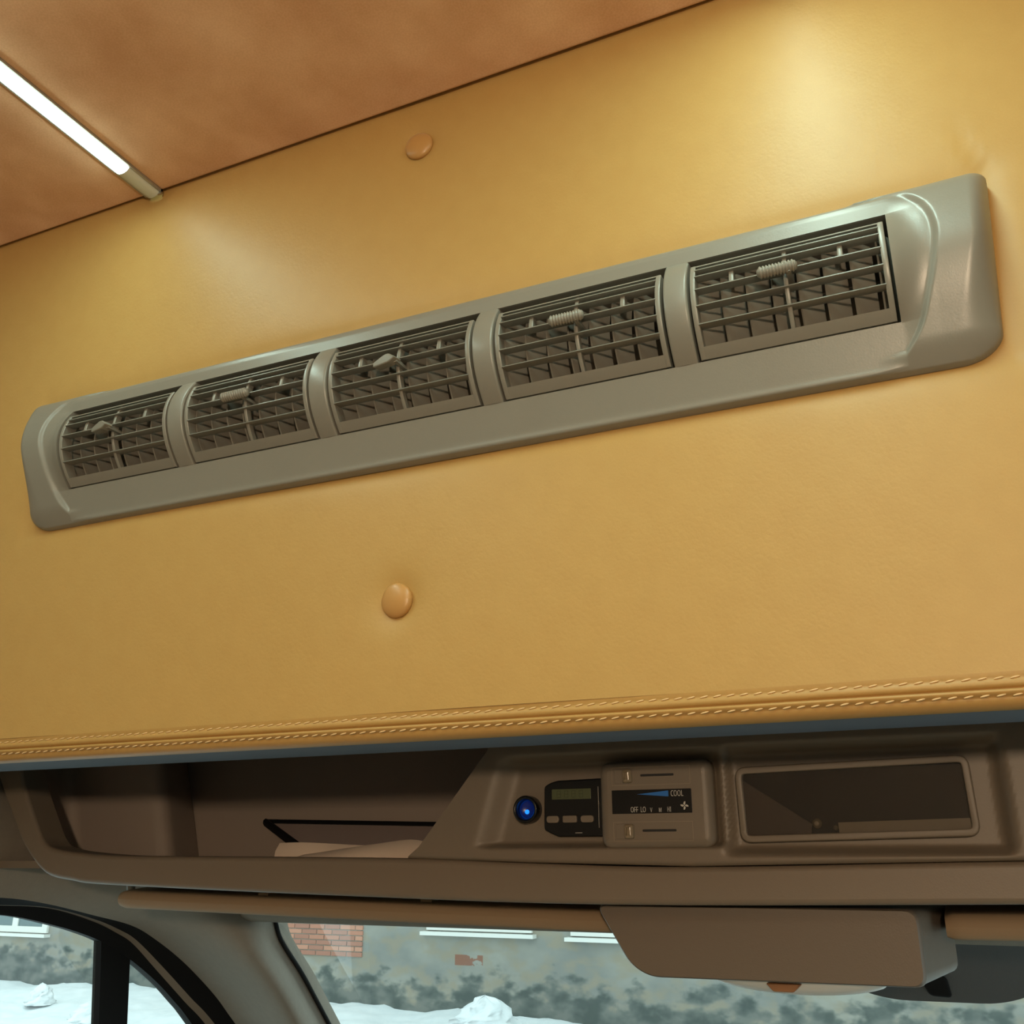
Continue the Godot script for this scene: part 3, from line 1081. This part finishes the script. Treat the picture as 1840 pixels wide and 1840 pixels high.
func display_case() -> void:
	var z := CZ + 0.0022
	var tilt := Transform3D(Basis(Vector3.BACK, 0.021), Vector3.ZERO)
	var c := Vector3(-0.1075, 1.9530, 0)
	tilt.origin = c
	var t := thing("glazed_compartment", "rectangular console compartment behind a smoked glass pane", "compartment", Vector3(c.x, 1.915, z))
	var fr := Sh.new()
	var rows := []
	var outs := rect(-0.1115, -0.0372, 0.1115, 0.0372, 0.0115, 6)
	for q in [[0.0, -0.002], [0.0, 0.004], [0.0006, 0.0056], [0.0018, 0.0062], [0.0058, 0.0062], [0.0068, 0.0054], [0.0070, 0.0035], [0.0072, -0.006]]:
		var ring := inset(outs, q[0])
		ring.append(ring[0])
		var r := PackedVector3Array()
		for p in ring:
			r.append(Vector3(p.x, p.y, z + q[1]))
		rows.append(r)
	fr.grid(rows)
	part(t, "bezel", made(fr, tilt), M.console)
	var inr := Sh.new()
	var a := Vector3(-0.105, -0.0305, z - 0.0015)
	var b := Vector3(0.105, 0.0305, z + 0.0005)
	inr.quad(Vector3(a.x, a.y, a.z), Vector3(b.x, a.y, a.z), Vector3(b.x, b.y, a.z), Vector3(a.x, b.y, a.z))
	part(t, "backing", made(inr, tilt), mat(rgb(46, 41, 36), 0.7))
	var led := Sh.new()
	led.box(Vector3(-0.015, -0.0304, z - 0.001), Vector3(0.104, -0.0205, z + 0.0022))
	part(t, "ledge", made(led, tilt), mat(rgb(168, 150, 122), 0.5))
	var wedge := Sh.new()
	add_prism(wedge, PackedVector2Array([Vector2(-0.1045, -0.0304), Vector2(-0.042, -0.0304), Vector2(-0.040, -0.021), Vector2(-0.1045, 0.024)]), z - 0.001, z + 0.0014, 0.0006)
	part(t, "divider", made(wedge, tilt), mat(rgb(104, 88, 76), 0.4))
	part_at(t, "catch", lathe([Vector2(0.0048, 0.0), Vector2(0.0046, 0.0016), Vector2(0.003, 0.0030), Vector2(0, 0.0034)], 16), M.knob, Transform3D(Basis(Vector3.RIGHT, PI / 2.0), c + Vector3(-0.035, -0.0215, z - 0.0005)))
	part_at(t, "catch", lathe([Vector2(0.0026, 0.0), Vector2(0.0022, 0.0024), Vector2(0, 0.003)], 12), M.knob, Transform3D(Basis(Vector3.RIGHT, PI / 2.0), c + Vector3(-0.0175, -0.0258, z - 0.0005)))
	part(t, "pane", prism(rect(-0.1046, -0.0303, 0.1046, 0.0303, 0.003, 4), z + 0.0026, z + 0.0034, 0.0002, tilt), M.smoked)

func papers() -> void:
	# a booklet lying in the tray, its rear edge propped on the wall
	var t := thing("booklet", "pale booklet with a dark bound edge lying in the storage tray", "booklet", Vector3(-0.8, 1.90, -0.36))
	var bl := Vector3(-0.9685, 1.9490, -0.44)
	var br := Vector3(-0.600, 1.9392, -0.44)
	var fr := Vector3(-0.47, 1.9110, -0.275)
	var fl := Vector3(-0.806, 1.9105, -0.308)
	var n := (br - bl).cross(fl - bl).normalized()
	if n.y < 0.0:
		n = -n
	var s := Sh.new()
	s.quad(fl, fr, br, bl)
	s.quad(fl - n * 0.004, bl - n * 0.004, br - n * 0.004, fr - n * 0.004)
	part(t, "cover", made(s), M.booklet)
	var e := Sh.new()
	for q in [[bl, br], [bl, fl]]:
		add_tube(e, [q[0], (q[0] + q[1]) * 0.5, q[1]], 0.0060, 0.0048, 8)
	part(t, "binding", made(e), M.rubber, "dark green black binding")
	var p := thing("folded_paper", "creased sheet of whitish paper behind the console lip", "paper", Vector3(-0.72, 1.897, -0.268))
	for q in [[[Vector2(-0.8301, 1.9174), Vector2(-0.80, 1.9180), Vector2(-0.7714, 1.9171), Vector2(-0.7171, 1.9146), Vector2(-0.66, 1.9120)], -0.292, 0.0], [[Vector2(-0.785, 1.9035), Vector2(-0.75, 1.9075), Vector2(-0.70, 1.9130), Vector2(-0.634, 1.9202), Vector2(-0.600, 1.9165), Vector2(-0.575, 1.9150)], -0.274, 0.010]]:
		var top := spline(q[0], 5)
		var rows := [PackedVector3Array(), PackedVector3Array(), PackedVector3Array()]
		for k in top.size():
			var v: Vector2 = top[k]
			var wob := 0.003 * sin(v.x * 60.0)
			rows[0].append(Vector3(v.x, 1.8955, q[1] + 0.006 + wob))
			rows[1].append(Vector3(v.x, lerpf(1.8955, v.y, 0.55), q[1] + 0.004 + wob))
			rows[2].append(Vector3(v.x, v.y, q[1] - 0.004 - q[2] + wob))
		var sh := Sh.new()
		sh.grid(rows)
		part(p, "leaf", made(sh), M.paper)

func visor(label: String, x0: float, x1: float, y0: float, y1: float, z: float) -> void:
	var t := thing("sun_visor", label, "sun visor", Vector3((x0 + x1) / 2.0, minf(y0, y1), z), "sun visors")
	# folded up: we see the rounded rear edge of a padded slab
	var rows := []
	var nx := 40
	for k in nx + 1:
		var u := float(k) / nx
		u = u * u * (3.0 - 2.0 * u) * 0.4 + u * 0.6
		var x := lerpf(x0, x1, u)
		var y := lerpf(y0, y1, u)
		var en := 0.82 + 0.18 * sqrt(1.0 - pow(1.0 - minf(1.0, minf(x - x0, x1 - x) / 0.014), 2.0))
		var r := PackedVector3Array()
		var hh := 0.0125 * en
		var dd := 0.012 * (1.0 - en)
		for q in 21:
			var a := TAU * q / 20.0
			var cz := cos(a)
			var zz := z - dd + 0.012 * cz - 0.012 if cz > 0.0 else z - 0.17 + 0.012 * cz
			r.append(Vector3(x, y + hh * sin(a) + (0.016 if cz <= 0.0 else 0.0), zz))
		rows.append(r)
	var s := Sh.new()
	s.grid(rows)
	s.fan(rows[0].slice(0, 20), true)
	s.fan(rows[nx].slice(0, 20))
	part(t, "pad", made(s), M.visor)
	for u in [0.33, 0.66]:
		var c := Sh.new()
		var x := lerpf(x0, x1, u)
		c.box(Vector3(x - 0.008, lerpf(y0, y1, u) + 0.010, z - 0.03), Vector3(x + 0.008, lerpf(y0, y1, u) + 0.0155, z - 0.010))
		part(t, "clip", made(c), M.visor)
	var pv := Sh.new()
	var ex := x0 + 0.008 if x0 < -0.6 else x1 - 0.008
	add_tube(pv, [Vector3(ex - 0.004, 1.872, z - 0.018), Vector3(ex, lerpf(y0, y1, 0.0) + 0.006, z - 0.018)], 0.006, 0.006, 10)
	part(t, "pivot", made(pv), M.aluminium)

func visors() -> void:
	visor("long folded tan sun visor left of the boxy overhead housing", -1.128, -0.374, 1.8436, 1.8312, -0.322)
	visor("folded tan sun visor right of the boxy overhead housing", -0.040, 0.40, 1.8348, 1.840, -0.322)

func centre_box() -> void:
	var t := thing("overhead_housing", "boxy beige housing hanging below the console in front of the windscreen", "housing", Vector3(-0.22, 1.78, -0.34))
	var f := round_poly([Vector2(-0.3300, 1.7819), Vector2(-0.0600, 1.7842), Vector2(-0.0600, 1.8530), Vector2(-0.3880, 1.8525), Vector2(-0.3510, 1.7930)], 0.012, 5)
	# the rear outline narrows to the front one towards the windscreen
	var rows := []
	var steps := [[-0.275, 0.008], [-0.2715, 0.004], [-0.270, 0.0]]
	var back := PackedVector2Array()
	for p in f:
		back.append(Vector2(lerpf(-0.365, -0.036, (p.x + 0.388) / 0.328), lerpf(1.8530, p.y, 0.97)))
	var line := []
	var br := PackedVector3Array()
	for p in back:
		br.append(Vector3(p.x, p.y, -0.41))
	line.append(br)
	var mid := Vector2(-0.215, 1.8185)
	for q in [[0.0, -0.290], [0.0, -0.280], [0.006, -0.2755], [0.018, -0.2718], [0.035, -0.270]]:
		var r := PackedVector3Array()
		for p in f:
			var c := p.lerp(mid, q[0] * 0.6)
			r.append(Vector3(c.x, lerpf(p.y, mid.y, q[0] * 1.6), q[1]))
		line.append(r)
	for r in line:
		r.append(r[0])
		rows.append(r)
	var s := Sh.new()
	s.grid(rows)
	var cap: PackedVector3Array = rows[rows.size() - 1]
	s.fan(cap.slice(0, cap.size() - 1))
	part(t, "shell", made(s), M.console_shaded)
	var l := Sh.new()
	var lr := []
	for k in 7:
		var a := PI * k / 6.0
		var r := PackedVector3Array()
		for q in 21:
			var x := lerpf(-0.275, -0.095, q / 20.0)
			var e := sqrt(maxf(0.0, 1.0 - pow((q - 10) / 10.0, 2.0)))
			r.append(Vector3(x, 1.7850 - 0.0190 * e * sin(a), -0.335 - 0.045 * cos(a)))
		lr.append(r)
	l.grid(lr)
	part(t, "lamp_lens", made(l), M.white_plastic, "white lens under the housing")
	part(t, "latch", prism(round_poly([Vector2(-0.213, 1.7810), Vector2(-0.206, 1.7735), Vector2(-0.186, 1.7735), Vector2(-0.178, 1.7810)], 0.002, 3), -0.300, -0.284, 0.001), M.orange, "small orange latch")

# windscreen plane
func screen_z(y: float) -> float:
	return -0.700 - (1.79 - y) * 1.21

func windscreen() -> void:
	var w := setting("window_1", "windscreen with a dotted dark band behind the overhead housing", "window")
	var s := Sh.new()
	var p := [Vector3(-1.26, 1.18, 0), Vector3(0.32, 1.18, 0), Vector3(0.30, 1.83, 0), Vector3(-1.24, 1.83, 0)]
	for k in 4:
		p[k].z = screen_z(p[k].y) - 0.012
	s.quad(p[0], p[1], p[2], p[3])
	part(w, "pane", made(s), M.glass)
	# ceramic dots printed on the inner face
	var im := Image.create(64, 64, false, Image.FORMAT_RGB8)
	for y in 64:
		for x in 64:
			var u := Vector2(fposmod(x + y, 16.0) - 8.0, fposmod(x - y + 64.0, 16.0) - 8.0)
			im.set_pixel(x, y, rgb(38, 39, 40) if u.length() < 6.4 else rgb(112, 116, 118))
	var dm := mat(Color.WHITE, 0.6)
	dm.albedo_texture = ImageTexture.create_from_image(im)
	dm.uv1_scale = Vector3(130, 130, 1)
	var poly := round_poly([Vector2(-0.30, 1.835), Vector2(-0.215, 1.735), Vector2(-0.145, 1.7105), Vector2(0.005, 1.7125), Vector2(0.075, 1.745), Vector2(0.28, 1.78), Vector2(0.28, 1.835)], 0.03, 6)
	var f := Sh.new()
	var tri := Geometry2D.triangulate_polygon(poly)
	for q in poly:
		f.v.append(Vector3(q.x, q.y, screen_z(q.y) - 0.008))
		f.uv.append(Vector2(q.x, q.y * 1.57))
	for k in range(0, tri.size(), 3):
		var a := poly[tri[k]]
		if (poly[tri[k + 1]] - a).cross(poly[tri[k + 2]] - a) > 0.0:
			f.i.append_array([tri[k], tri[k + 1], tri[k + 2]])
		else:
			f.i.append_array([tri[k], tri[k + 2], tri[k + 1]])
	part(w, "dotted_band", made(f), dm)
	var g := Sh.new()
	var mp := round_poly([Vector2(-0.088, 1.7205), Vector2(-0.060, 1.7190), Vector2(-0.063, 1.748), Vector2(-0.100, 1.752)], 0.006, 4)
	for q in [0]:
		add_prism(g, mp, 0.0, 0.012, 0.003)
	for k in g.v.size():
		g.v[k].z += screen_z(g.v[k].y) - 0.008
	part(w, "mirror_mount", made(g), M.rubber)

# ---------------------------------------------------------------- left door and pillar
func band(a: Array, b: Array, xa: float, xb: float) -> Array:
	var r0 := PackedVector3Array()
	var r1 := PackedVector3Array()
	for p in a:
		r0.append(Vector3(xa, p.x, p.y))
	for p in b:
		r1.append(Vector3(xb, p.x, p.y))
	return [r0, r1]

func side_door() -> void:
	# curves of (y, z) from the rear of the door to the foot of the pillar
	var seal_o := spline([Vector2(1.8480, -0.05), Vector2(1.8470, -0.18), Vector2(1.8433, -0.2948), Vector2(1.8317, -0.3779), Vector2(1.8113, -0.4718), Vector2(1.7915, -0.5571), Vector2(1.7679, -0.614), Vector2(1.7231, -0.6953), Vector2(1.6621, -0.784), Vector2(1.6086, -0.848), Vector2(1.45, -1.035), Vector2(1.20, -1.32)], 6)
	var seal_i := spline([Vector2(1.8375, -0.05), Vector2(1.8365, -0.18), Vector2(1.8328, -0.3034), Vector2(1.8251, -0.3978), Vector2(1.804, -0.488), Vector2(1.785, -0.545), Vector2(1.7658, -0.5875), Vector2(1.72, -0.655), Vector2(1.66, -0.738), Vector2(1.6074, -0.8108), Vector2(1.45, -0.997), Vector2(1.19, -1.29)], 6)
	var strip_i := spline([Vector2(1.8365, -0.05), Vector2(1.8355, -0.18), Vector2(1.8317, -0.3102), Vector2(1.823, -0.4053), Vector2(1.8, -0.494), Vector2(1.779, -0.549), Vector2(1.7593, -0.5891), Vector2(1.713, -0.652), Vector2(1.653, -0.733), Vector2(1.599, -0.806), Vector2(1.43, -0.998), Vector2(1.17, -1.27)], 6)
	var glass_o := spline([Vector2(1.8260, -0.05), Vector2(1.8250, -0.20), Vector2(1.8176, -0.3245), Vector2(1.7983, -0.4203), Vector2(1.7824, -0.4799), Vector2(1.7658, -0.5275), Vector2(1.7381, -0.5866), Vector2(1.6956, -0.6577), Vector2(1.6558, -0.7123), Vector2(1.6153, -0.7616), Vector2(1.45, -0.945), Vector2(1.16, -1.24)], 6)
	var d := thing("cab_door", "black framed cab door window beside the grey pillar", "door", Vector3(-1.37, 1.15, -0.5))
	var s := Sh.new()
	s.grid(band(seal_o, seal_i, -1.326, -1.338))
	var mid := []
	for k in seal_o.size():
		mid.append(seal_o[k])
	s.grid(band(seal_o, mid, -1.36, -1.326))
	part(d, "rubber_seal", made(s), M.rubber)
	var st := Sh.new()
	st.grid(band(seal_i, strip_i, -1.338, -1.346))
	part(d, "trim_strip", made(st), M.console, "thin beige strip along the black frame")
	var fr := Sh.new()
	fr.grid(band(strip_i, glass_o, -1.346, -1.352))
	fr.grid(band(glass_o, glass_o, -1.352, -1.368))
	part(d, "window_frame", made(fr), M.rubber)
	var dv := Sh.new()
	dv.quad(Vector3(-1.353, 1.15, -0.66), Vector3(-1.353, 1.15, -0.61), Vector3(-1.353, 1.785, -0.522), Vector3(-1.353, 1.75, -0.592))
	dv.quad(Vector3(-1.353, 1.15, -0.61), Vector3(-1.366, 1.15, -0.605), Vector3(-1.366, 1.785, -0.518), Vector3(-1.353, 1.785, -0.522))
	dv.quad(Vector3(-1.366, 1.15, -0.665), Vector3(-1.353, 1.15, -0.66), Vector3(-1.353, 1.75, -0.592), Vector3(-1.366, 1.75, -0.597))
	part(d, "quarter_bar", made(dv), M.rubber)
	var gl := Sh.new()
	var low := []
	for p in glass_o:
		low.append(Vector2(1.15, p.y))
	gl.grid(band(glass_o, low, -1.362, -1.362))
	part(d, "glass", made(gl), M.glass)
	# padded pillar and roof rail trim between the door seal and the windscreen
	var tr := setting("trim_1", "grey beige pillar and roof rail trim between door and windscreen", "trim")
	var edge := spline([Vector3(-1.345, 2.12, -0.05), Vector3(-1.33, 2.06, -0.18), Vector3(-1.32, 2.00, -0.2948), Vector3(-1.29, 1.95, -0.42), Vector3(-1.24, 1.90, -0.55), Vector3(-1.19, 1.855, -0.635), Vector3(-1.152, 1.812, -0.680), Vector3(-1.150, 1.765, -0.712), Vector3(-1.160, 1.7030, -0.795), Vector3(-1.172, 1.6480, -0.866), Vector3(-1.20, 1.45, -1.10), Vector3(-1.24, 1.20, -1.40)], 6)
	var rows := []
	for q in 15:
		rows.append(PackedVector3Array())
	for k in edge.size():
		var a := Vector3(-1.326, seal_o[k].x, seal_o[k].y)
		var b: Vector3 = edge[k]
		for q in 13:
			var u := q / 12.0
			var p := a.lerp(b, u)
			var foot := smoothstep(0.4, 0.75, float(k) / edge.size())
			p += Vector3(0.022, -0.003, 0.016).lerp(Vector3(0.070, 0.0, 0.085), foot) * sin(PI * pow(u, lerpf(1.0, 2.0, foot)))
			rows[q].append(p)
		rows[13].append(b + Vector3(0.006, -0.002, -0.022))
		rows[14].append(b + Vector3(0.000, 0.000, -0.06))
	rows.reverse()
	var ts := Sh.new()
	ts.grid(rows)
	part(tr, "pillar", made(ts), M.headliner)
	var gk := Sh.new()
	var gp := []
	for k in range(34, edge.size()):
		gp.append(edge[k] + Vector3(0.006, -0.002, -0.020))
	add_tube(gk, gp, 0.004, 0.004, 8)
	part(tr, "gasket", made(gk), M.rubber)
	var wr := setting("window_2", "right cab door window", "window")
	var g2 := Sh.new()
	g2.quad(Vector3(0.44, 1.15, -0.10), Vector3(0.44, 1.15, -1.05), Vector3(0.44, 1.86, -0.55), Vector3(0.44, 1.86, -0.10))
	part(wr, "pane", made(g2), M.glass)
	var pr := setting("trim_2", "right pillar trim beside the windscreen", "trim")
	var ps := Sh.new()
	ps.quad(Vector3(0.42, 1.88, -0.45), Vector3(0.42, 1.15, -1.10), Vector3(0.30, 1.15, -1.45), Vector3(0.27, 1.83, -0.67))
	part(pr, "pillar", made(ps), M.headliner)

# ---------------------------------------------------------------- street
func stained_plaster() -> ImageTexture:
	var w := 2048
	var h := 192
	var broad := noise_of(FastNoiseLite.TYPE_SIMPLEX_SMOOTH, 0.006, 61, 5)
	var mid := noise_of(FastNoiseLite.TYPE_SIMPLEX_SMOOTH, 0.03, 62, 4)
	var edge := noise_of(FastNoiseLite.TYPE_SIMPLEX_SMOOTH, 0.02, 63, 5)
	var out := PackedByteArray()
	out.resize(w * h * 3)
	var pale := rgb(160, 158, 148)
	var grey := rgb(132, 134, 130)
	var buff := rgb(150, 141, 124)
	var dark := rgb(70, 80, 79)
	var red := rgb(136, 86, 70)
	for y in h:
		var up := 1.6 * (1.0 - float(y) / h)
		for x in w:
			var wx := -17.0 + 20.0 * x / w
			var a := broad.get_noise_2d(x, y * 1.4)
			var b := mid.get_noise_2d(x * 0.7, y)
			var c := pale.lerp(grey, clampf(0.5 + a * 1.4, 0.0, 1.0)).lerp(buff, clampf(b * 1.4 + 0.15, 0.0, 0.8))
			# damp moss stain with a ragged upper outline
			var line := 0.36 + 0.20 * edge.get_noise_2d(x * 0.45, 7.0) + 0.34 * edge.get_noise_2d(x * 1.3, y * 1.8)
			if wx < -11.0:
				line += 0.10
			var t := smoothstep(0.13, -0.13, up - line + 0.16 * b)
			c = c.lerp(dark.lerp(grey, clampf(0.35 + b * 0.9, 0.0, 0.7)), t * 0.85)
			if wx > -6.35 and wx < -5.95 and up > 0.60 and up < 0.72 and b > -0.15:
				c = c.lerp(red, 0.75)
			var k := (y * w + x) * 3
			out[k] = int(c.r * 255.0)
			out[k + 1] = int(c.g * 255.0)
			out[k + 2] = int(c.b * 255.0)
	return ImageTexture.create_from_image(Image.create_from_data(w, h, false, Image.FORMAT_RGB8, out))

func snow_y(x: float, z: float, n: FastNoiseLite) -> float:
	var y := 0.10 * n.get_noise_2d(x * 10.0, z * 10.0) + 0.035 * n.get_noise_2d(x * 60.0, z * 60.0)
	y += 0.10 * smoothstep(-9.5, -11.2, z) * (0.6 + 0.8 * n.get_noise_2d(x * 14.0, 3.0)) * smoothstep(-4.0, -6.5, x)
	return y

func heap(label: String, at: Vector3, r: float, h: float, seed_: int) -> void:
	var t := thing("snow_heap", label, "snow heap", at, "snow heaps on the street")
	var n := noise_of(FastNoiseLite.TYPE_SIMPLEX_SMOOTH, 1.0, seed_, 3)
	var rows := []
	for k in 13:
		var u := k / 12.0
		var row := PackedVector3Array()
		for q in 25:
			var a := TAU * (q % 24) / 24.0
			var d := Vector3(cos(a), u * 1.5, -sin(a))
			var e := 1.0 + 0.6 * n.get_noise_3d(d.x * 1.6, d.y * 2.6, d.z * 1.6)
			var rr := r * pow(1.0 - u, 0.6) * e
			row.append(at + Vector3(d.x * rr, h * u * (1.0 + 0.1 * (e - 1.0)) - 0.03, d.z * rr))
		rows.append(row)
	var s := Sh.new()
	s.grid(rows)
	part(t, "snow", made(s), M.snow)

func street() -> void:
	var g := setting("ground", "snow covered street in front of the old building", "ground")
	var n := noise_of(FastNoiseLite.TYPE_SIMPLEX_SMOOTH, 0.05, 71, 3)
	var rows := []
	for k in 81:
		var z := lerpf(-3.0, -11.45, k / 80.0)
		var r := PackedVector3Array()
		for q in 181:
			var x := lerpf(-22.0, 6.0, q / 180.0)
			r.append(Vector3(x, snow_y(x, z, n), z))
		rows.append(r)
	var s := Sh.new()
	s.grid(rows)
	s.quad(Vector3(-40, -0.1, 12), Vector3(30, -0.1, 12), Vector3(30, -0.1, -11.5), Vector3(-40, -0.1, -11.5))
	part(g, "snow", made(s), M.snow)
	heap("tall white snow heap against the wall right of the brick patch", Vector3(-5.42, 0.0, -10.4), 0.46, 0.42, 5)
	heap("small snow lump seen through the door window near its left edge", Vector3(-11.9, 0.05, -9.9), 0.2, 0.26, 8)
	heap("small snow lump seen through the door window beside the black bar", Vector3(-10.2, 0.02, -9.1), 0.24, 0.24, 9)
	var b := thing("building", "old plastered building with bare brick and damp stains behind the van", "building", Vector3(-8, 0, -11.5))
	var pm := mat(Color.WHITE, 0.95, 0.2)
	pm.albedo_texture = stained_plaster()
	pm.texture_repeat = false
	var w := Sh.new()
	w.grid([PackedVector3Array([Vector3(-17, 0, -11.4), Vector3(3, 0, -11.4)]), PackedVector3Array([Vector3(-17, 1.6, -11.4), Vector3(3, 1.6, -11.4)])], false, Rect2(), Rect2(-17, 0, 20, 1.6))
	part(b, "stained_plaster", made(w), pm)
	var up := Sh.new()
	up.box(Vector3(-26, 1.6, -11.8), Vector3(10, 5.5, -11.4))
	up.box(Vector3(-26, -0.1, -11.8), Vector3(-17, 1.6, -11.4))
	up.box(Vector3(3, -0.1, -11.8), Vector3(10, 1.6, -11.4))
	part(b, "upper_plaster", made(up), mat(rgb(168, 164, 152), 0.95))
	# bare brickwork where the plaster has come off
	var mo := Sh.new()
	mo.box(Vector3(-9.75, 0.625, -11.45), Vector3(-7.775, 1.60, -11.392))
	part(b, "mortar_bed", made(mo), M.mortar)
	var brick := prism(rect(-0.119, -0.0275, 0.119, 0.0275, 0.004, 1), -0.03, 0.0, 0.003, Transform3D.IDENTITY, 1)
	var half := prism(rect(-0.056, -0.0275, 0.056, 0.0275, 0.004, 1), -0.03, 0.0, 0.003, Transform3D.IDENTITY, 1)
	var rng := RandomNumberGenerator.new()
	rng.seed = 99
	for row in 14:
		var y := 0.66 + row * 0.067
		var x := -9.62 if row % 2 == 0 else -9.495
		if row % 2 == 1:
			part_at(b, "brick", half, M.brick_a, Transform3D(Basis.IDENTITY, Vector3(-9.683, y, -11.378)))
		if row % 2 == 1:
			part_at(b, "brick", half, M.brick_b, Transform3D(Basis.IDENTITY, Vector3(-7.807, y, -11.378)))
		while x < -7.86:
			var m: Material = [M.brick_a, M.brick_b, M.brick_c][rng.randi_range(0, 2)]
			part_at(b, "brick", brick, m, Transform3D(Basis.IDENTITY, Vector3(x, y, -11.378 + rng.randf_range(-0.006, 0.004))))
			x += 0.25
	# windows low in the wall
	for q in [[-16.4, -13.62, 0.765, 2.3, 4], [-6.75, -5.26, 1.0, 2.4, 2], [-4.72, -3.2, 0.985, 2.4, 2], [-2.4, -0.9, 1.0, 2.4, 2]]:
		var f := Sh.new()
		var x0: float = q[0]
		var x1: float = q[1]
		var y0: float = q[2]
		var y1: float = q[3]
		f.box(Vector3(x0, y0, -11.44), Vector3(x1, y0 + 0.09, -11.36))
		f.box(Vector3(x0, y1 - 0.09, -11.44), Vector3(x1, y1, -11.36))
		var cells: int = q[4]
		for k in cells + 1:
			var x := lerpf(x0 + 0.05, x1 - 0.05, float(k) / cells)
			f.box(Vector3(x - 0.06, y0, -11.44), Vector3(x + 0.06, y1, -11.365))
		var wf := part(b, "window", made(f), M.white_plastic)
		for k in cells:
			var pn := Sh.new()
			pn.box(Vector3(lerpf(x0 + 0.05, x1 - 0.05, float(k) / cells), y0 + 0.05, -11.42), Vector3(lerpf(x0 + 0.05, x1 - 0.05, float(k + 1) / cells), y1 - 0.05, -11.385))
			part(wf, "pane", made(pn), mat(rgb(96, 116, 118), 0.12))
		var sl := Sh.new()
		sl.box(Vector3(x0 - 0.06, y0 - 0.06, -11.43), Vector3(x1 + 0.06, y0 - 0.015, -11.28))
		part(wf, "sill", made(sl), M.white_plastic)
